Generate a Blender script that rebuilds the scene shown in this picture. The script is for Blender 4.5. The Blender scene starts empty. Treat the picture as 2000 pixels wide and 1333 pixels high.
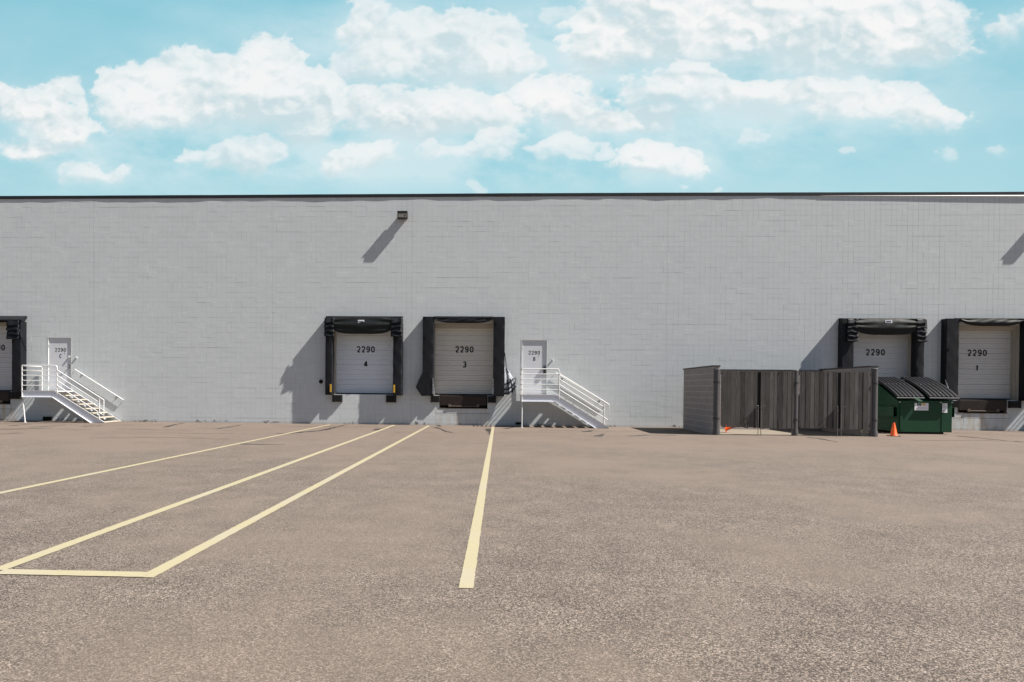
import bpy, math, random
import numpy as np
from mathutils import Vector, Matrix

scene = bpy.context.scene
col = scene.collection
R = math.radians

# ------------------------------------------------------------------ camera
cam_d = bpy.data.cameras.new("camera")
cam = bpy.data.objects.new("camera", cam_d)
col.objects.link(cam)
F = Vector((-0.0423, 0.99904, -0.01095)); RT = Vector((0.99907, 0.04239, 0.00813)); UP = Vector((-0.00859, 0.0106, 0.99991))
cam.matrix_world = Matrix(((RT.x, UP.x, -F.x, 0.0), (RT.y, UP.y, -F.y, -27.234), (RT.z, UP.z, -F.z, 1.445), (0, 0, 0, 1)))
cam_d.sensor_width = 36.0
cam_d.lens = 1333.0 / 2000 * 36
cam_d.shift_x = 0.04295
cam_d.shift_y = 0.0543
cam_d.clip_end = 9000
scene.camera = cam

# ------------------------------------------------------------------ light
SUN = Vector((4.53, -1.0, 5.47)).normalized()      # towards the sun
EL = math.asin(SUN.z)
world = bpy.data.worlds.new("World"); scene.world = world; world.use_nodes = True
wt = world.node_tree; bg = wt.nodes["Background"]
sky = wt.nodes.new("ShaderNodeTexSky"); sky.sky_type = 'NISHITA'; sky.sun_disc = False
sky.sun_elevation = EL; sky.sun_rotation = math.atan2(SUN.x, SUN.y)
sky.air_density = 1.0; sky.dust_density = 0.6; sky.ozone_density = 1.2
wt.links.new(sky.outputs[0], bg.inputs[0]); bg.inputs[1].default_value = 0.036
sd = bpy.data.lights.new("sun", 'SUN'); sd.energy = 5.0; sd.angle = R(0.5); sd.color = (1.0, 0.945, 0.875)
so = bpy.data.objects.new("sun", sd); col.objects.link(so); so.rotation_euler = SUN.to_track_quat('Z', 'Y').to_euler()
scene.view_settings.view_transform = 'Standard'; scene.view_settings.look = 'None'
scene.view_settings.gamma = 1.0; scene.view_settings.use_curve_mapping = False
scene.view_settings.exposure = 1.0

# ------------------------------------------------------------------ node helper
class NT:
    def __init__(s, name):
        s.m = bpy.data.materials.new(name); s.m.use_nodes = True
        s.t = s.m.node_tree; s.b = s.t.nodes["Principled BSDF"]
        s.geo = None
    def n(s, typ, **kw):
        o = s.t.nodes.new(typ)
        for k, v in kw.items(): setattr(o, k, v)
        return o
    def put(s, sock, v):
        if hasattr(v, 'is_linked') or isinstance(v, bpy.types.NodeSocket): s.t.links.new(v, sock)
        else:
            if isinstance(v, (tuple, list)) and len(v) == 3 and sock.type == 'RGBA': v = (*v, 1)
            sock.default_value = v
    def ma(s, op, a, b=0.0, c=None, clamp=False):
        o = s.n("ShaderNodeMath", operation=op); o.use_clamp = clamp
        s.put(o.inputs[0], a); s.put(o.inputs[1], b)
        if c is not None: s.put(o.inputs[2], c)
        return o.outputs[0]
    def pos(s):
        if not s.geo:
            g = s.n("ShaderNodeTexCoord"); s.geo = g.outputs["Object"]
            x = s.n("ShaderNodeSeparateXYZ"); s.t.links.new(s.geo, x.inputs[0]); s.xyz = x.outputs
        return s.geo
    def scaled(s, v3):
        o = s.n("ShaderNodeVectorMath", operation='MULTIPLY'); s.put(o.inputs[0], s.pos()); o.inputs[1].default_value = v3
        return o.outputs[0]
    def noise(s, scale, detail=3, rough=.55, vec=None, out=0):
        o = s.n("ShaderNodeTexNoise"); s.put(o.inputs["Vector"], vec or s.pos()); o.inputs["Scale"].default_value = scale
        o.inputs["Detail"].default_value = detail; o.inputs["Roughness"].default_value = rough
        return o.outputs[out]
    def white(s, x, y, w=0.0):
        c = s.n("ShaderNodeCombineXYZ"); s.put(c.inputs[0], x); s.put(c.inputs[1], y); s.put(c.inputs[2], w)
        o = s.n("ShaderNodeTexWhiteNoise", noise_dimensions='3D'); s.t.links.new(c.outputs[0], o.inputs[0])
        return o.outputs[0]
    def mix(s, f, a, b, blend='MIX'):
        o = s.n("ShaderNodeMix", data_type='RGBA', blend_type=blend)
        s.put(o.inputs[0], f); s.put(o.inputs[6], a); s.put(o.inputs[7], b)
        return o.outputs[2]
    def step(s, v, lo, hi):
        o = s.n("ShaderNodeMapRange", interpolation_type='SMOOTHSTEP'); s.put(o.inputs[0], v)
        o.inputs[1].default_value = lo; o.inputs[2].default_value = hi
        return o.outputs[0]
    def ramp(s, f, stops):
        o = s.n("ShaderNodeValToRGB"); s.put(o.inputs[0], f); e = o.color_ramp.elements
        while len(e) < len(stops): e.new(.5)
        for el, (p, c) in zip(e, stops): el.position = p; el.color = (*c, 1)
        return o.outputs[0]
    def scale_col(s, c, f):
        o = s.n("ShaderNodeVectorMath", operation='SCALE'); s.put(o.inputs[0], c); s.put(o.inputs[3], f)
        return o.outputs[0]
    def bump(s, h, strength=.5, dist=.01):
        o = s.n("ShaderNodeBump"); s.put(o.inputs["Height"], h); o.inputs["Strength"].default_value = strength; o.inputs["Distance"].default_value = dist
        s.t.links.new(o.outputs[0], s.b.inputs["Normal"])
    def fin(s, c, rough=.6, spec=.4, metal=0.0):
        s.put(s.b.inputs["Base Color"], c); s.put(s.b.inputs["Roughness"], rough)
        s.b.inputs["Specular IOR Level"].default_value = spec; s.b.inputs["Metallic"].default_value = metal
        return s.m

def simple(name, c, rough=.6, spec=.4, var=.12, scale=6, metal=0, bump=0, bscale=40, dirt=None, dscale=5, dth=.62):
    t = NT(name)
    n = t.noise(scale, 5, .6)
    f = t.ma('MULTIPLY_ADD', n, var * 2, 1 - var)
    cc = t.scale_col(c, f)
    if dirt:
        d = t.step(t.noise(dscale, 6, .65), dth, dth + .1)
        cc = t.mix(t.ma('MULTIPLY', d, .75), cc, dirt)
    if bump: t.bump(t.noise(bscale, 4), .6, bump)
    return t.fin(cc, t.ma('MULTIPLY_ADD', n, .2, rough - .1), spec, metal)

# ------------------------------------------------------------------ materials
BW = .2032
def wall_material():
    t = NT("painted_block"); t.pos(); X, Y, Z = t.xyz
    px = t.ma('DIVIDE', X, BW); pz = t.ma('DIVIDE', Z, BW)
    def line(p, half):
        fr = t.ma('FRACT', p); d = t.ma('SUBTRACT', .5, t.ma('ABSOLUTE', t.ma('SUBTRACT', fr, .5)))
        return t.ma('LESS_THAN', d, half / BW)
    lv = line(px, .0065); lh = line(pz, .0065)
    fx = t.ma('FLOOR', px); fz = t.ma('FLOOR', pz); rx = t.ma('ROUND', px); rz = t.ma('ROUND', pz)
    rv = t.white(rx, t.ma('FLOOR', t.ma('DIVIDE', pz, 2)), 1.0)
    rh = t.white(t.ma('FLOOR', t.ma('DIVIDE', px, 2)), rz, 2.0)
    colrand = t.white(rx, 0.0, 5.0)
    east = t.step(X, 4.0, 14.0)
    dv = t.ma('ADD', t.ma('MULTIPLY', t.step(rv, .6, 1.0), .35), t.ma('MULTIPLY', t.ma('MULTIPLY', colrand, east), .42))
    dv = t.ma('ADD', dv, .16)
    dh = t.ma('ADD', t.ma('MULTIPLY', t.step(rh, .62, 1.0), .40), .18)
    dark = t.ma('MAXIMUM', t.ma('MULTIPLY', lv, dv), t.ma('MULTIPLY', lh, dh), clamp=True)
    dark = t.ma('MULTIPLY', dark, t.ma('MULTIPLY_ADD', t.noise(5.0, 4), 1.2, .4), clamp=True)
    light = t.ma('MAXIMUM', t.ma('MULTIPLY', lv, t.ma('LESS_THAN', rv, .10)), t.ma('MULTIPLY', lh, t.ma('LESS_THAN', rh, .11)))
    # control joints
    cj = None
    for x in (-16.487, -9.078, -3.435, 6.647, 17.076):
        a = t.ma('LESS_THAN', t.ma('ABSOLUTE', t.ma('SUBTRACT', X, x)), .009)
        cj = a if cj is None else t.ma('MAXIMUM', cj, a)
    tone = t.white(t.ma('FLOOR', t.ma('DIVIDE', px, 2)), fz, 3.0)
    big = t.noise(.35, 4, .6); mid = t.noise(3.0, 5, .65)
    ribs = t.noise(1.0, 2, .5, vec=t.scaled((38.0, 1.0, .9)))
    streak = t.noise(1.0, 4, .6, vec=t.scaled((5.0, 1.0, .35)))
    f = t.ma('MULTIPLY_ADD', tone, .035, .885)
    f = t.ma('ADD', f, t.ma('MULTIPLY', big, .06)); f = t.ma('ADD', f, t.ma('MULTIPLY', mid, .05))
    f = t.ma('ADD', f, t.ma('MULTIPLY', ribs, .05)); f = t.ma('ADD', f, t.ma('MULTIPLY', streak, .035))
    c = t.scale_col((.530, .560, .575), f)
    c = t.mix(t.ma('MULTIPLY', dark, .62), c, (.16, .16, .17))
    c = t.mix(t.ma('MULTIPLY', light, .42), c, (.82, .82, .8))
    c = t.mix(t.ma('MULTIPLY', cj, .3), c, (.2, .2, .2))
    # grime and peeling paint along the foot of the wall
    low = t.ma('SUBTRACT', 1.0, t.step(Z, .02, .30))
    peel = t.step(t.ma('ADD', t.noise(7.0, 8, .7), t.ma('MULTIPLY', low, .30)), .78, .83)
    patch = t.step(t.noise(.8, 2), .50, .58)
    peel = t.ma('MULTIPLY', t.ma('MULTIPLY', peel, t.step(low, .05, .5)), patch)
    c = t.mix(t.ma('MULTIPLY', peel, .85), c, (.07, .065, .06))
    grime = t.ma('MULTIPLY', t.ma('SUBTRACT', 1.0, t.step(Z, .0, .12)), t.ma('MULTIPLY', t.noise(2.5, 5), .7))
    c = t.mix(grime, c, (.2, .17, .14))
    # rust and water stain under the dock levellers, crack line
    for x0, x1, k in ((-2.5, -.2, .35), (17.5, 19.9, .7), (-22.1, -19.7, .8)):
        m = t.ma('MULTIPLY', t.step(X, x0, x0 + .12), t.ma('SUBTRACT', 1.0, t.step(X, x1 - .12, x1)))
        m = t.ma('MULTIPLY', m, t.ma('SUBTRACT', 1.0, t.step(Z, .70, .76)))
        st = t.step(t.noise(1.0, 5, .6, vec=t.scaled((6.0, 1.0, 1.4))), .38, .75)
        c = t.mix(t.ma('MULTIPLY', t.ma('MULTIPLY', m, st), k), c, (.38, .29, .16))
        zz = t.ma('ADD', Z, t.ma('MULTIPLY', t.noise(1.6, 3), .05))
        ck = t.ma('MULTIPLY', m, t.ma('LESS_THAN', t.ma('ABSOLUTE', t.ma('SUBTRACT', zz, .50)), .008))
        c = t.mix(t.ma('MULTIPLY', ck, .8), c, (.05, .045, .04))
    t.bump(t.ma('ADD', t.noise(30.0, 4), t.ma('MULTIPLY', ribs, .6)), .5, .0012)
    return t.fin(c, .62, .35)

def asphalt_material():
    t = NT("asphalt"); t.pos(); X, Y, Z = t.xyz
    v = t.n("ShaderNodeTexVoronoi"); t.put(v.inputs["Vector"], t.geo); v.inputs["Scale"].default_value = 135
    sepc = t.n("ShaderNodeSeparateColor"); t.t.links.new(v.outputs["Color"], sepc.inputs[0])
    v2 = t.n("ShaderNodeTexVoronoi"); t.put(v2.inputs["Vector"], t.geo); v2.inputs["Scale"].default_value = 75
    sep2 = t.n("ShaderNodeSeparateColor"); t.t.links.new(v2.outputs["Color"], sep2.inputs[0])
    n1 = t.noise(110.0, 4, .7)
    g = t.ma('ADD', t.ma('MULTIPLY', sepc.outputs[0], .55), t.ma('MULTIPLY', n1, .45))
    g = t.ma('ADD', g, t.ma('MULTIPLY', t.ma('SUBTRACT', sep2.outputs[0], .5), .16))
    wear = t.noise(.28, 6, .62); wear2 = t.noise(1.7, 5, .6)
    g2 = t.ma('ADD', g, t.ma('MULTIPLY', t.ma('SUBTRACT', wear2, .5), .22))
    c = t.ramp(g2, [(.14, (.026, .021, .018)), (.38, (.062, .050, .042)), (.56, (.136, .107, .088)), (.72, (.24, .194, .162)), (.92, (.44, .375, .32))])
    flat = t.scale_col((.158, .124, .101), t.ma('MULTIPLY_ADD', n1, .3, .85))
    # towards the dock worn smooth; lens vignetting painted into the darker near end
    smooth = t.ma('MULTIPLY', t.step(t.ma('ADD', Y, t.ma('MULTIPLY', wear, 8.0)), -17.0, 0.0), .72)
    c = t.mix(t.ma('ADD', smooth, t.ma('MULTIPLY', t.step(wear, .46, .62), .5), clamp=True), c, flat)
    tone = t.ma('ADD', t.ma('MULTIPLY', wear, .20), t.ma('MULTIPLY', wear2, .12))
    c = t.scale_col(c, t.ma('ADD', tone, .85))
    # old sweeping / seam lines running along the wall
    zz = t.noise(1.0, 4, .6, vec=t.scaled((.09, 2.4, 1.0)))
    c = t.scale_col(c, t.ma('SUBTRACT', 1.0, t.ma('MULTIPLY', t.step(zz, .64, .74), t.ma('MULTIPLY', t.step(Y, -14.0, -2.0), .14))))
    t.bump(g, .55, .006)
    return t.fin(c, .85, .25)

def line_material():
    t = NT("road_paint"); t.pos()
    f = t.ma('MULTIPLY_ADD', t.noise(25.0, 4, .7), .25, .86)
    c = t.scale_col((.350, .305, .195), f)
    w = t.step(t.noise(6.0, 7, .75), .60, .72)
    pale = t.step(t.noise(.9, 2), .52, .62)
    c = t.mix(t.ma('MULTIPLY', pale, .5), c, (.34, .30, .235))
    c = t.mix(t.ma('MULTIPLY', w, .35), c, (.17, .14, .10))
    t.bump(t.noise(120.0, 3), .4, .003)
    return t.fin(c, .7, .3)

M = {}
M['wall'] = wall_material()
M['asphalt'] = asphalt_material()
M['line'] = line_material()
M['tar'] = simple("tar", (.038, .032, .028), .6, .3, .3, 20)
M['fadedline'] = simple("faded_paint", (.2, .17, .125), .8, .2, .15, 8)
M['concrete'] = simple("pad_concrete", (.205, .175, .138), .85, .25, .14, 2.5, dirt=(.13, .11, .09), dscale=1.5)
M['coping'] = simple("black_metal", (.012, .013, .016), .45, .5, .2)
M['flash'] = simple("white_metal", (.75, .74, .72), .5, .5, .05)
M['roof'] = simple("roof_membrane", (.25, .25, .24), .9)
M['reveal'] = simple("beige_paint", (.40, .37, .32), .6, .3, .1, 3)
M['white'] = simple("white_paint", (.60, .60, .60), .45, .5, .05, 8, dirt=(.35, .2, .1), dscale=9, dth=.70)
M['grayblue'] = simple("white_stringer_paint", (.70, .73, .80), .5, .45, .06, 5, dirt=(.4, .3, .22), dscale=8, dth=.72)
M['tread'] = simple("worn_tread", (.44, .41, .34), .6, .35, .2, 14, dirt=(.26, .13, .06), dscale=11, dth=.55)
M['deck'] = simple("landing_plate", (.55, .55, .54), .6)
M['black'] = simple("black_digits", (.012, .012, .014), .5, .4, .1)
M['rubber'] = simple("bumper_rubber", (.014, .013, .013), .75, .3, .3, 12, bump=.004, bscale=25)
M['rust'] = simple("rusty_steel", (.028, .018, .015), .7, .35, .35, 5, dirt=(.02, .015, .013), dscale=4, dth=.5)
M['ruststeel'] = simple("worn_steel", (.12, .095, .075), .6, .4, .3, 12)
M['yellow'] = simple("yellow_plastic", (.50, .29, .03), .5, .4, .15, 20)
M['tagwhite'] = simple("label_white", (.75, .76, .80), .5)
M['tagblue'] = simple("label_ink", (.08, .09, .14), .5)
M['pvc'] = simple("post_grey", (.075, .07, .072), .4, .5, .2, 6, dirt=(.22, .2, .18), dscale=7, dth=.6)
M['gatesteel'] = simple("gate_steel", (.16, .155, .145), .5, .5, .2, metal=.3)
M['orange'] = simple("cone_orange", (.80, .11, .012), .5, .4, .08, 10, dirt=(.3, .08, .03), dscale=14)
M['dark'] = simple("dark_hole", (.012, .011, .011), .9, .1)
M['lamp'] = simple("lamp_lens", (.16, .15, .13), .25, .6, .25, 12)
M['lampbody'] = simple("lamp_bronze", (.022, .019, .017), .5, .5)
M['metal'] = simple("dull_metal", (.35, .35, .36), .35, .5, .1, metal=.7)
M['litter'] = simple("pale_litter", (.5, .47, .38), .8, .2, .3, 20)

def vinyl(name, c, rough=.42):
    t = NT(name); n = t.noise(2.2, 6, .65)
    cc = t.scale_col(c, t.ma('MULTIPLY_ADD', n, .7, .65))
    dust = t.step(t.noise(3.5, 6, .7), .55, .8)
    cc = t.mix(t.ma('MULTIPLY', dust, .10), cc, (.06, .06, .06))
    fold = t.noise(1.0, 4, .6, vec=t.scaled((7.0, 3.0, 2.2)))
    t.bump(t.ma('ADD', fold, t.ma('MULTIPLY', t.noise(14.0, 3), .2)), .35, .02)
    return t.fin(cc, t.ma('MULTIPLY_ADD', n, .25, rough - .1), .26)
M['vinyl'] = vinyl("black_vinyl", (.006, .007, .010), .55)
M['canvas'] = vinyl("dark_canvas", (.008, .010, .011), .62)
M['silver'] = simple("torn_scrim", (.28, .30, .33), .5, .5, .3, 12, bump=.01, bscale=20)

def door_material(base=(.66, .69, .71)):
    t = NT("dock_door_paint"); t.pos()
    f = t.ma('MULTIPLY_ADD', t.noise(2.0, 5, .6), .14, .92)
    c = t.scale_col(base, f)
    scuff = t.step(t.noise(1.0, 5, .7, vec=t.scaled((2.5, 1.0, 14.0))), .64, .78)
    c = t.mix(t.ma('MULTIPLY', scuff, .12), c, (.3, .29, .27))
    return t.fin(c, .5, .4)
M['door_five'] = door_material((.58, .59, .60)); M['door_four'] = door_material((.70, .75, .82)); M['door_three'] = door_material((.64, .625, .58)); M['door_two'] = door_material((.60, .62, .64)); M['door_one'] = door_material((.57, .57, .56))
M['leaf'] = simple("entry_door_paint", (.55, .565, .60), .5, .4, .05, 3, dirt=(.5, .48, .45), dscale=2)

def wood_material():
    t = NT("weathered_board"); t.pos(); X, Y, Z = t.xyz
    gg = t.n("ShaderNodeNewGeometry"); b = gg.outputs["Random Per Island"]
    grain = t.noise(1.0, 6, .65, vec=t.scaled((55.0, 3.0, 2.0)))
    blotch = t.noise(1.0, 4, .6, vec=t.scaled((5.0, 2.0, 1.2)))
    f = t.ma('ADD', t.ma('MULTIPLY', b, .24), t.ma('ADD', t.ma('MULTIPLY', grain, .55), t.ma('MULTIPLY', blotch, .35)))
    c = t.ramp(t.ma('DIVIDE', f, 1.35), [(.30, (.030, .028, .026)), (.5, (.088, .082, .078)), (.70, (.175, .168, .160))])
    kn = t.n("ShaderNodeTexVoronoi"); t.put(kn.inputs["Vector"], t.scaled((6.0, 1.0, 2.6))); kn.inputs["Scale"].default_value = 1.0
    k = t.ma('LESS_THAN', kn.outputs["Distance"], .10)
    c = t.mix(t.ma('MULTIPLY', k, .5), c, (.03, .025, .022))
    t.bump(grain, .25, .003)
    return t.fin(c, .85, .2)
M['wood'] = wood_material()

def cmu_material():
    t = NT("brown_block"); t.pos(); X, Y, Z = t.xyz
    pz = t.ma('DIVIDE', Z, .2032)
    fr = t.ma('FRACT', pz); dh = t.ma('SUBTRACT', .5, t.ma('ABSOLUTE', t.ma('SUBTRACT', fr, .5)))
    ln = t.ma('LESS_THAN', dh, .07)
    row = t.ma('FLOOR', pz)
    py = t.ma('ADD', t.ma('DIVIDE', t.ma('ADD', X, Y), .4064), t.ma('MULTIPLY', t.ma('MODULO', row, 2.0), .5))
    fv = t.ma('FRACT', py); dvv = t.ma('SUBTRACT', .5, t.ma('ABSOLUTE', t.ma('SUBTRACT', fv, .5)))
    lv = t.ma('LESS_THAN', dvv, .014)
    tone = t.white(t.ma('FLOOR', py), row, 2.0)
    f = t.ma('ADD', t.ma('MULTIPLY', tone, .09), t.ma('MULTIPLY_ADD', t.noise(4.0, 6, .7), .35, .76))
    c = t.scale_col((.315, .288, .278), f)
    c = t.mix(t.ma('MULTIPLY', t.ma('MAXIMUM', ln, t.ma('MULTIPLY', lv, .5)), .55), c, (.50, .465, .44))
    t.bump(t.noise(60.0, 3), .5, .004)
    return t.fin(c, .9, .2)
M['cmu'] = cmu_material()
M['cap'] = simple("wall_cap", (.04, .04, .043), .5, .4, .15, 5)
M['green'] = simple("dumpster_green", (.006, .046, .020), .5, .3, .3, 3, dirt=(.018, .014, .010), dscale=6, dth=.66, bump=.006, bscale=3)
M['gapshade'] = simple("gate_gap_shade", (.012, .012, .012), .7, .2)  # black that paints the shade between the gate leaves
M['door_trim'] = simple("grey_frame_paint", (.52, .53, .53), .6, .3, .05)
M['lid'] = simple("lid_plastic", (.007, .007, .010), .46, .22, .2, 6)
M['liddark'] = simple("lid_groove", (.004, .004, .005), .8, .1)
M['gold'] = simple("logo_gold", (.62, .46, .12), .5)
M['dkgreen'] = simple("logo_green", (.01, .06, .04), .5)
M['greytext'] = simple("label_grey_print", (.35, .36, .36), .5)
M['redtext'] = simple("label_red_print", (.55, .12, .07), .5)

# ------------------------------------------------------------------ mesh helpers
class MB:
    def __init__(s): s.v = []; s.f = []
    def add(s, vs, fs):
        o = len(s.v); s.v += [tuple(v) for v in vs]; s.f += [tuple(o + i for i in f) for f in fs]; return s
    def box(s, x0, x1, y0, y1, z0, z1):
        return s.add([(x0, y0, z0), (x1, y0, z0), (x1, y1, z0), (x0, y1, z0), (x0, y0, z1), (x1, y0, z1), (x1, y1, z1), (x0, y1, z1)],
                     [(0, 3, 2, 1), (4, 5, 6, 7), (0, 1, 5, 4), (1, 2, 6, 5), (2, 3, 7, 6), (3, 0, 4, 7)])
    def prism(s, pts, a0, a1, axis='y'):
        """polygon pts in the plane normal to axis, extruded a0..a1"""
        n = len(pts)
        if axis == 'y': mk = lambda p, a: (p[0], a, p[1])
        elif axis == 'x': mk = lambda p, a: (a, p[0], p[1])
        else: mk = lambda p, a: (p[0], p[1], a)
        vs = [mk(p, a0) for p in pts] + [mk(p, a1) for p in pts]
        fs = [tuple(range(n))[::-1], tuple(range(n, 2 * n))] + [(i, (i + 1) % n, n + (i + 1) % n, n + i) for i in range(n)]
        return s.add(vs, fs)
    def tube(s, pts, r, n=10, r1=None, cap=True):
        pts = [Vector(p) for p in pts]; o = len(s.v); rings = len(pts)
        prev = None
        for i, p in enumerate(pts):
            d = (pts[min(i + 1, rings - 1)] - pts[max(i - 1, 0)]).normalized()
            if prev is None:
                a = d.cross(Vector((0, 0, 1)));
                if a.length < .1: a = d.cross(Vector((1, 0, 0)))
            else: a = prev - d * prev.dot(d)
            a.normalize(); b = d.cross(a); prev = a
            rr = r if r1 is None else r + (r1 - r) * i / (rings - 1)
            for k in range(n):
                t = 2 * math.pi * k / n
                s.v.append(tuple(p + a * math.cos(t) * rr + b * math.sin(t) * rr))
        for i in range(rings - 1):
            for k in range(n):
                s.f.append((o + i * n + k, o + i * n + (k + 1) % n, o + (i + 1) * n + (k + 1) % n, o + (i + 1) * n + k))
        if cap:
            s.f.append(tuple(o + k for k in range(n))[::-1]); s.f.append(tuple(o + (rings - 1) * n + k for k in range(n)))
        return s
    def lathe(s, prof, cx, cy, n=20):
        o = len(s.v)
        for r, z in prof:
            for k in range(n):
                t = 2 * math.pi * k / n; s.v.append((cx + r * math.cos(t), cy + r * math.sin(t), z))
        for i in range(len(prof) - 1):
            for k in range(n): s.f.append((o + i * n + k, o + i * n + (k + 1) % n, o + (i + 1) * n + (k + 1) % n, o + (i + 1) * n + k))
        s.f.append(tuple(o + k for k in range(n))[::-1]); s.f.append(tuple(o + (len(prof) - 1) * n + k for k in range(n)))
        return s
    def grid(s, fn, nu, nv):
        o = len(s.v)
        for j in range(nv + 1):
            for i in range(nu + 1): s.v.append(tuple(fn(i / nu, j / nv)))
        w = nu + 1
        for j in range(nv):
            for i in range(nu): s.f.append((o + j * w + i, o + j * w + i + 1, o + (j + 1) * w + i + 1, o + (j + 1) * w + i))
        return s
    def build(s, name, mat, parent=None, smooth=False, bevel=0, solid=0, kind=None, loc=None):
        me = bpy.data.meshes.new(name); me.from_pydata(s.v, [], s.f); me.update()
        import bmesh
        bm = bmesh.new(); bm.from_mesh(me); bmesh.ops.recalc_face_normals(bm, faces=bm.faces); bm.to_mesh(me); bm.free()
        me.materials.append(mat if not isinstance(mat, str) else M[mat])
        if smooth:
            for p in me.polygons: p.use_smooth = True
            if hasattr(me, 'set_sharp_from_angle'): me.set_sharp_from_angle(angle=R(40))
        o = bpy.data.objects.new(name, me); col.objects.link(o)
        if parent: o.parent = parent
        if loc: o.location = loc
        if solid: md = o.modifiers.new("thickness", 'SOLIDIFY'); md.thickness = solid; md.offset = 0
        if bevel: md = o.modifiers.new("bevel", 'BEVEL'); md.width = bevel; md.segments = 2; md.limit_method = 'ANGLE'
        if kind: o['kind'] = kind
        return o

def thing(name, label, cat, loc=(0, 0, 0), group=None):
    o = bpy.data.objects.new(name, None); col.objects.link(o); o.location = loc; o.empty_display_size = .2
    return tag(o, label, cat, group)
def tag(o, label, cat, group=None):
    o['label'] = label; o['category'] = cat
    if group: o['group'] = group
    return o
def copy_tree(o, parent=None):
    c = o.copy(); col.objects.link(c)
    if parent: c.parent = parent; c.matrix_parent_inverse = o.matrix_parent_inverse.copy()
    for ch in [k for k in bpy.data.objects if k.parent == o]: copy_tree(ch, c)
    return c
def bend(p0, corner, p1, r, n=5):
    p0, corner, p1 = Vector(p0), Vector(corner), Vector(p1)
    a = corner + (p0 - corner).normalized() * r; b = corner + (p1 - corner).normalized() * r
    out = [p0]
    for i in range(n + 1):
        t = i / n; out.append((1 - t) ** 2 * a + 2 * t * (1 - t) * corner + t * t * b)
    out.append(p1); return out

# stencil-like characters, unit cell 0..1 wide, 0..1 high, strokes as open paths
GL = {
 '2': [[(.0, .76), (.06, .91), (.25, 1), (.72, 1), (.95, .88), (1, .72), (.93, .56), (.55, .33), (.05, .02)], [(0, 0), (1.02, 0)]],
 '9': [[(.5, 1), (.2, .97), (.02, .85), (0, .65), (.15, .50), (.5, .44), (.98, .5)], [(.5, 1), (.85, .95), (1, .8), (1, .35), (.85, .1), (.55, 0), (.2, .02), (.0, .14)]],
 '0': [[(.5, 1), (.14, .92), (0, .72), (0, .28), (.14, .08), (.5, 0)], [(.5, 1), (.86, .92), (1, .72), (1, .28), (.86, .08), (.5, 0)]],
 '4': [[(.66, 1), (-.02, .40), (-.04, .28), (1.1, .28)], [(.70, 1), (.72, 0)]],
 '3': [[(.05, .98), (.6, 1), (.92, .9), (.98, .72), (.85, .56), (.45, .52)], [(.55, .50), (.9, .44), (1, .25), (.88, .08), (.5, 0), (.15, .02), (0, .14)]],
 '1': [[(.25, .82), (.5, .98), (.5, 0)]],
 'B': [[(.05, 1), (.05, 0)], [(.1, 1), (.6, 1), (.9, .88), (.9, .64), (.6, .53), (.15, .53)], [(.6, .53), (.98, .42), (.98, .12), (.65, 0), (.1, 0)]],
 'C': [[(1, .76), (.85, .95), (.5, 1), (.12, .88), (0, .68), (0, .32), (.12, .1), (.5, 0), (.85, .05), (1, .24)]],
 'W': [[(0, 1), (.22, 0), (.5, .8), (.78, 0), (1, 1)]],
 'M': [[(0, 0), (.12, 1), (.5, .15), (.88, 1), (1, 0)]],
}
def lettering(mb, text, xc, z0, h, w, pitch, stroke, y, depth=.003):
    n = len(text); x = xc - (pitch * (n - 1) + w) / 2
    for ch in text:
        for path in GL[ch]:
            P = [Vector((x + a * w, z0 + b * h)) for a, b in path]
            L = []; Rr = []
            for i, p in enumerate(P):
                d = (P[min(i + 1, len(P) - 1)] - P[max(i - 1, 0)]).normalized(); nn = Vector((-d.y, d.x)) * stroke / 2
                if 0 < i < len(P) - 1:
                    d1 = (P[i] - P[i - 1]).normalized(); c = max(.5, abs(d.dot(d1))); nn /= c
                L.append(p + nn); Rr.append(p - nn)
            for i in range(len(P) - 1):
                mb.prism([tuple(L[i]), tuple(L[i + 1]), tuple(Rr[i + 1]), tuple(Rr[i])], y - depth * (1 + .05 * (i % 3)), y)
        x += pitch
    return mb

# ------------------------------------------------------------------ sky backdrop with clouds
def hash3(ix, iy, seed):
    n = (ix.astype(np.int64) * 374761393 + iy.astype(np.int64) * 668265263 + seed * 1442695041) & 0x7fffffff
    n = ((n ^ (n >> 13)) * 1274126177) & 0x7fffffff
    n = ((n ^ (n >> 16)) * 2246822519) & 0x7fffffff
    return (n & 0xffffff) / float(0xffffff)
def vnoise(x, y, seed):
    ix = np.floor(x); iy = np.floor(y); fx = x - ix; fy = y - iy
    fx = fx ** 3 * (fx * (fx * 6 - 15) + 10); fy = fy ** 3 * (fy * (fy * 6 - 15) + 10)
    a = hash3(ix, iy, seed); b = hash3(ix + 1, iy, seed); c = hash3(ix, iy + 1, seed); d = hash3(ix + 1, iy + 1, seed)
    return (a * (1 - fx) + b * fx) * (1 - fy) + (c * (1 - fx) + d * fx) * fy
def fbm(x, y, o, seed, g=.5, billow=False):
    s = 0; a = 1; t = 0
    for i in range(o):
        v = vnoise(x, y, seed + i)
        if billow: v = 1 - abs(2 * v - 1)
        s = s + a * v; t += a; a *= g
        x, y = (x * .8 - y * .6) * 2.03 + 11.3, (x * .6 + y * .8) * 2.03 + 5.7
    return s / t
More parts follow.
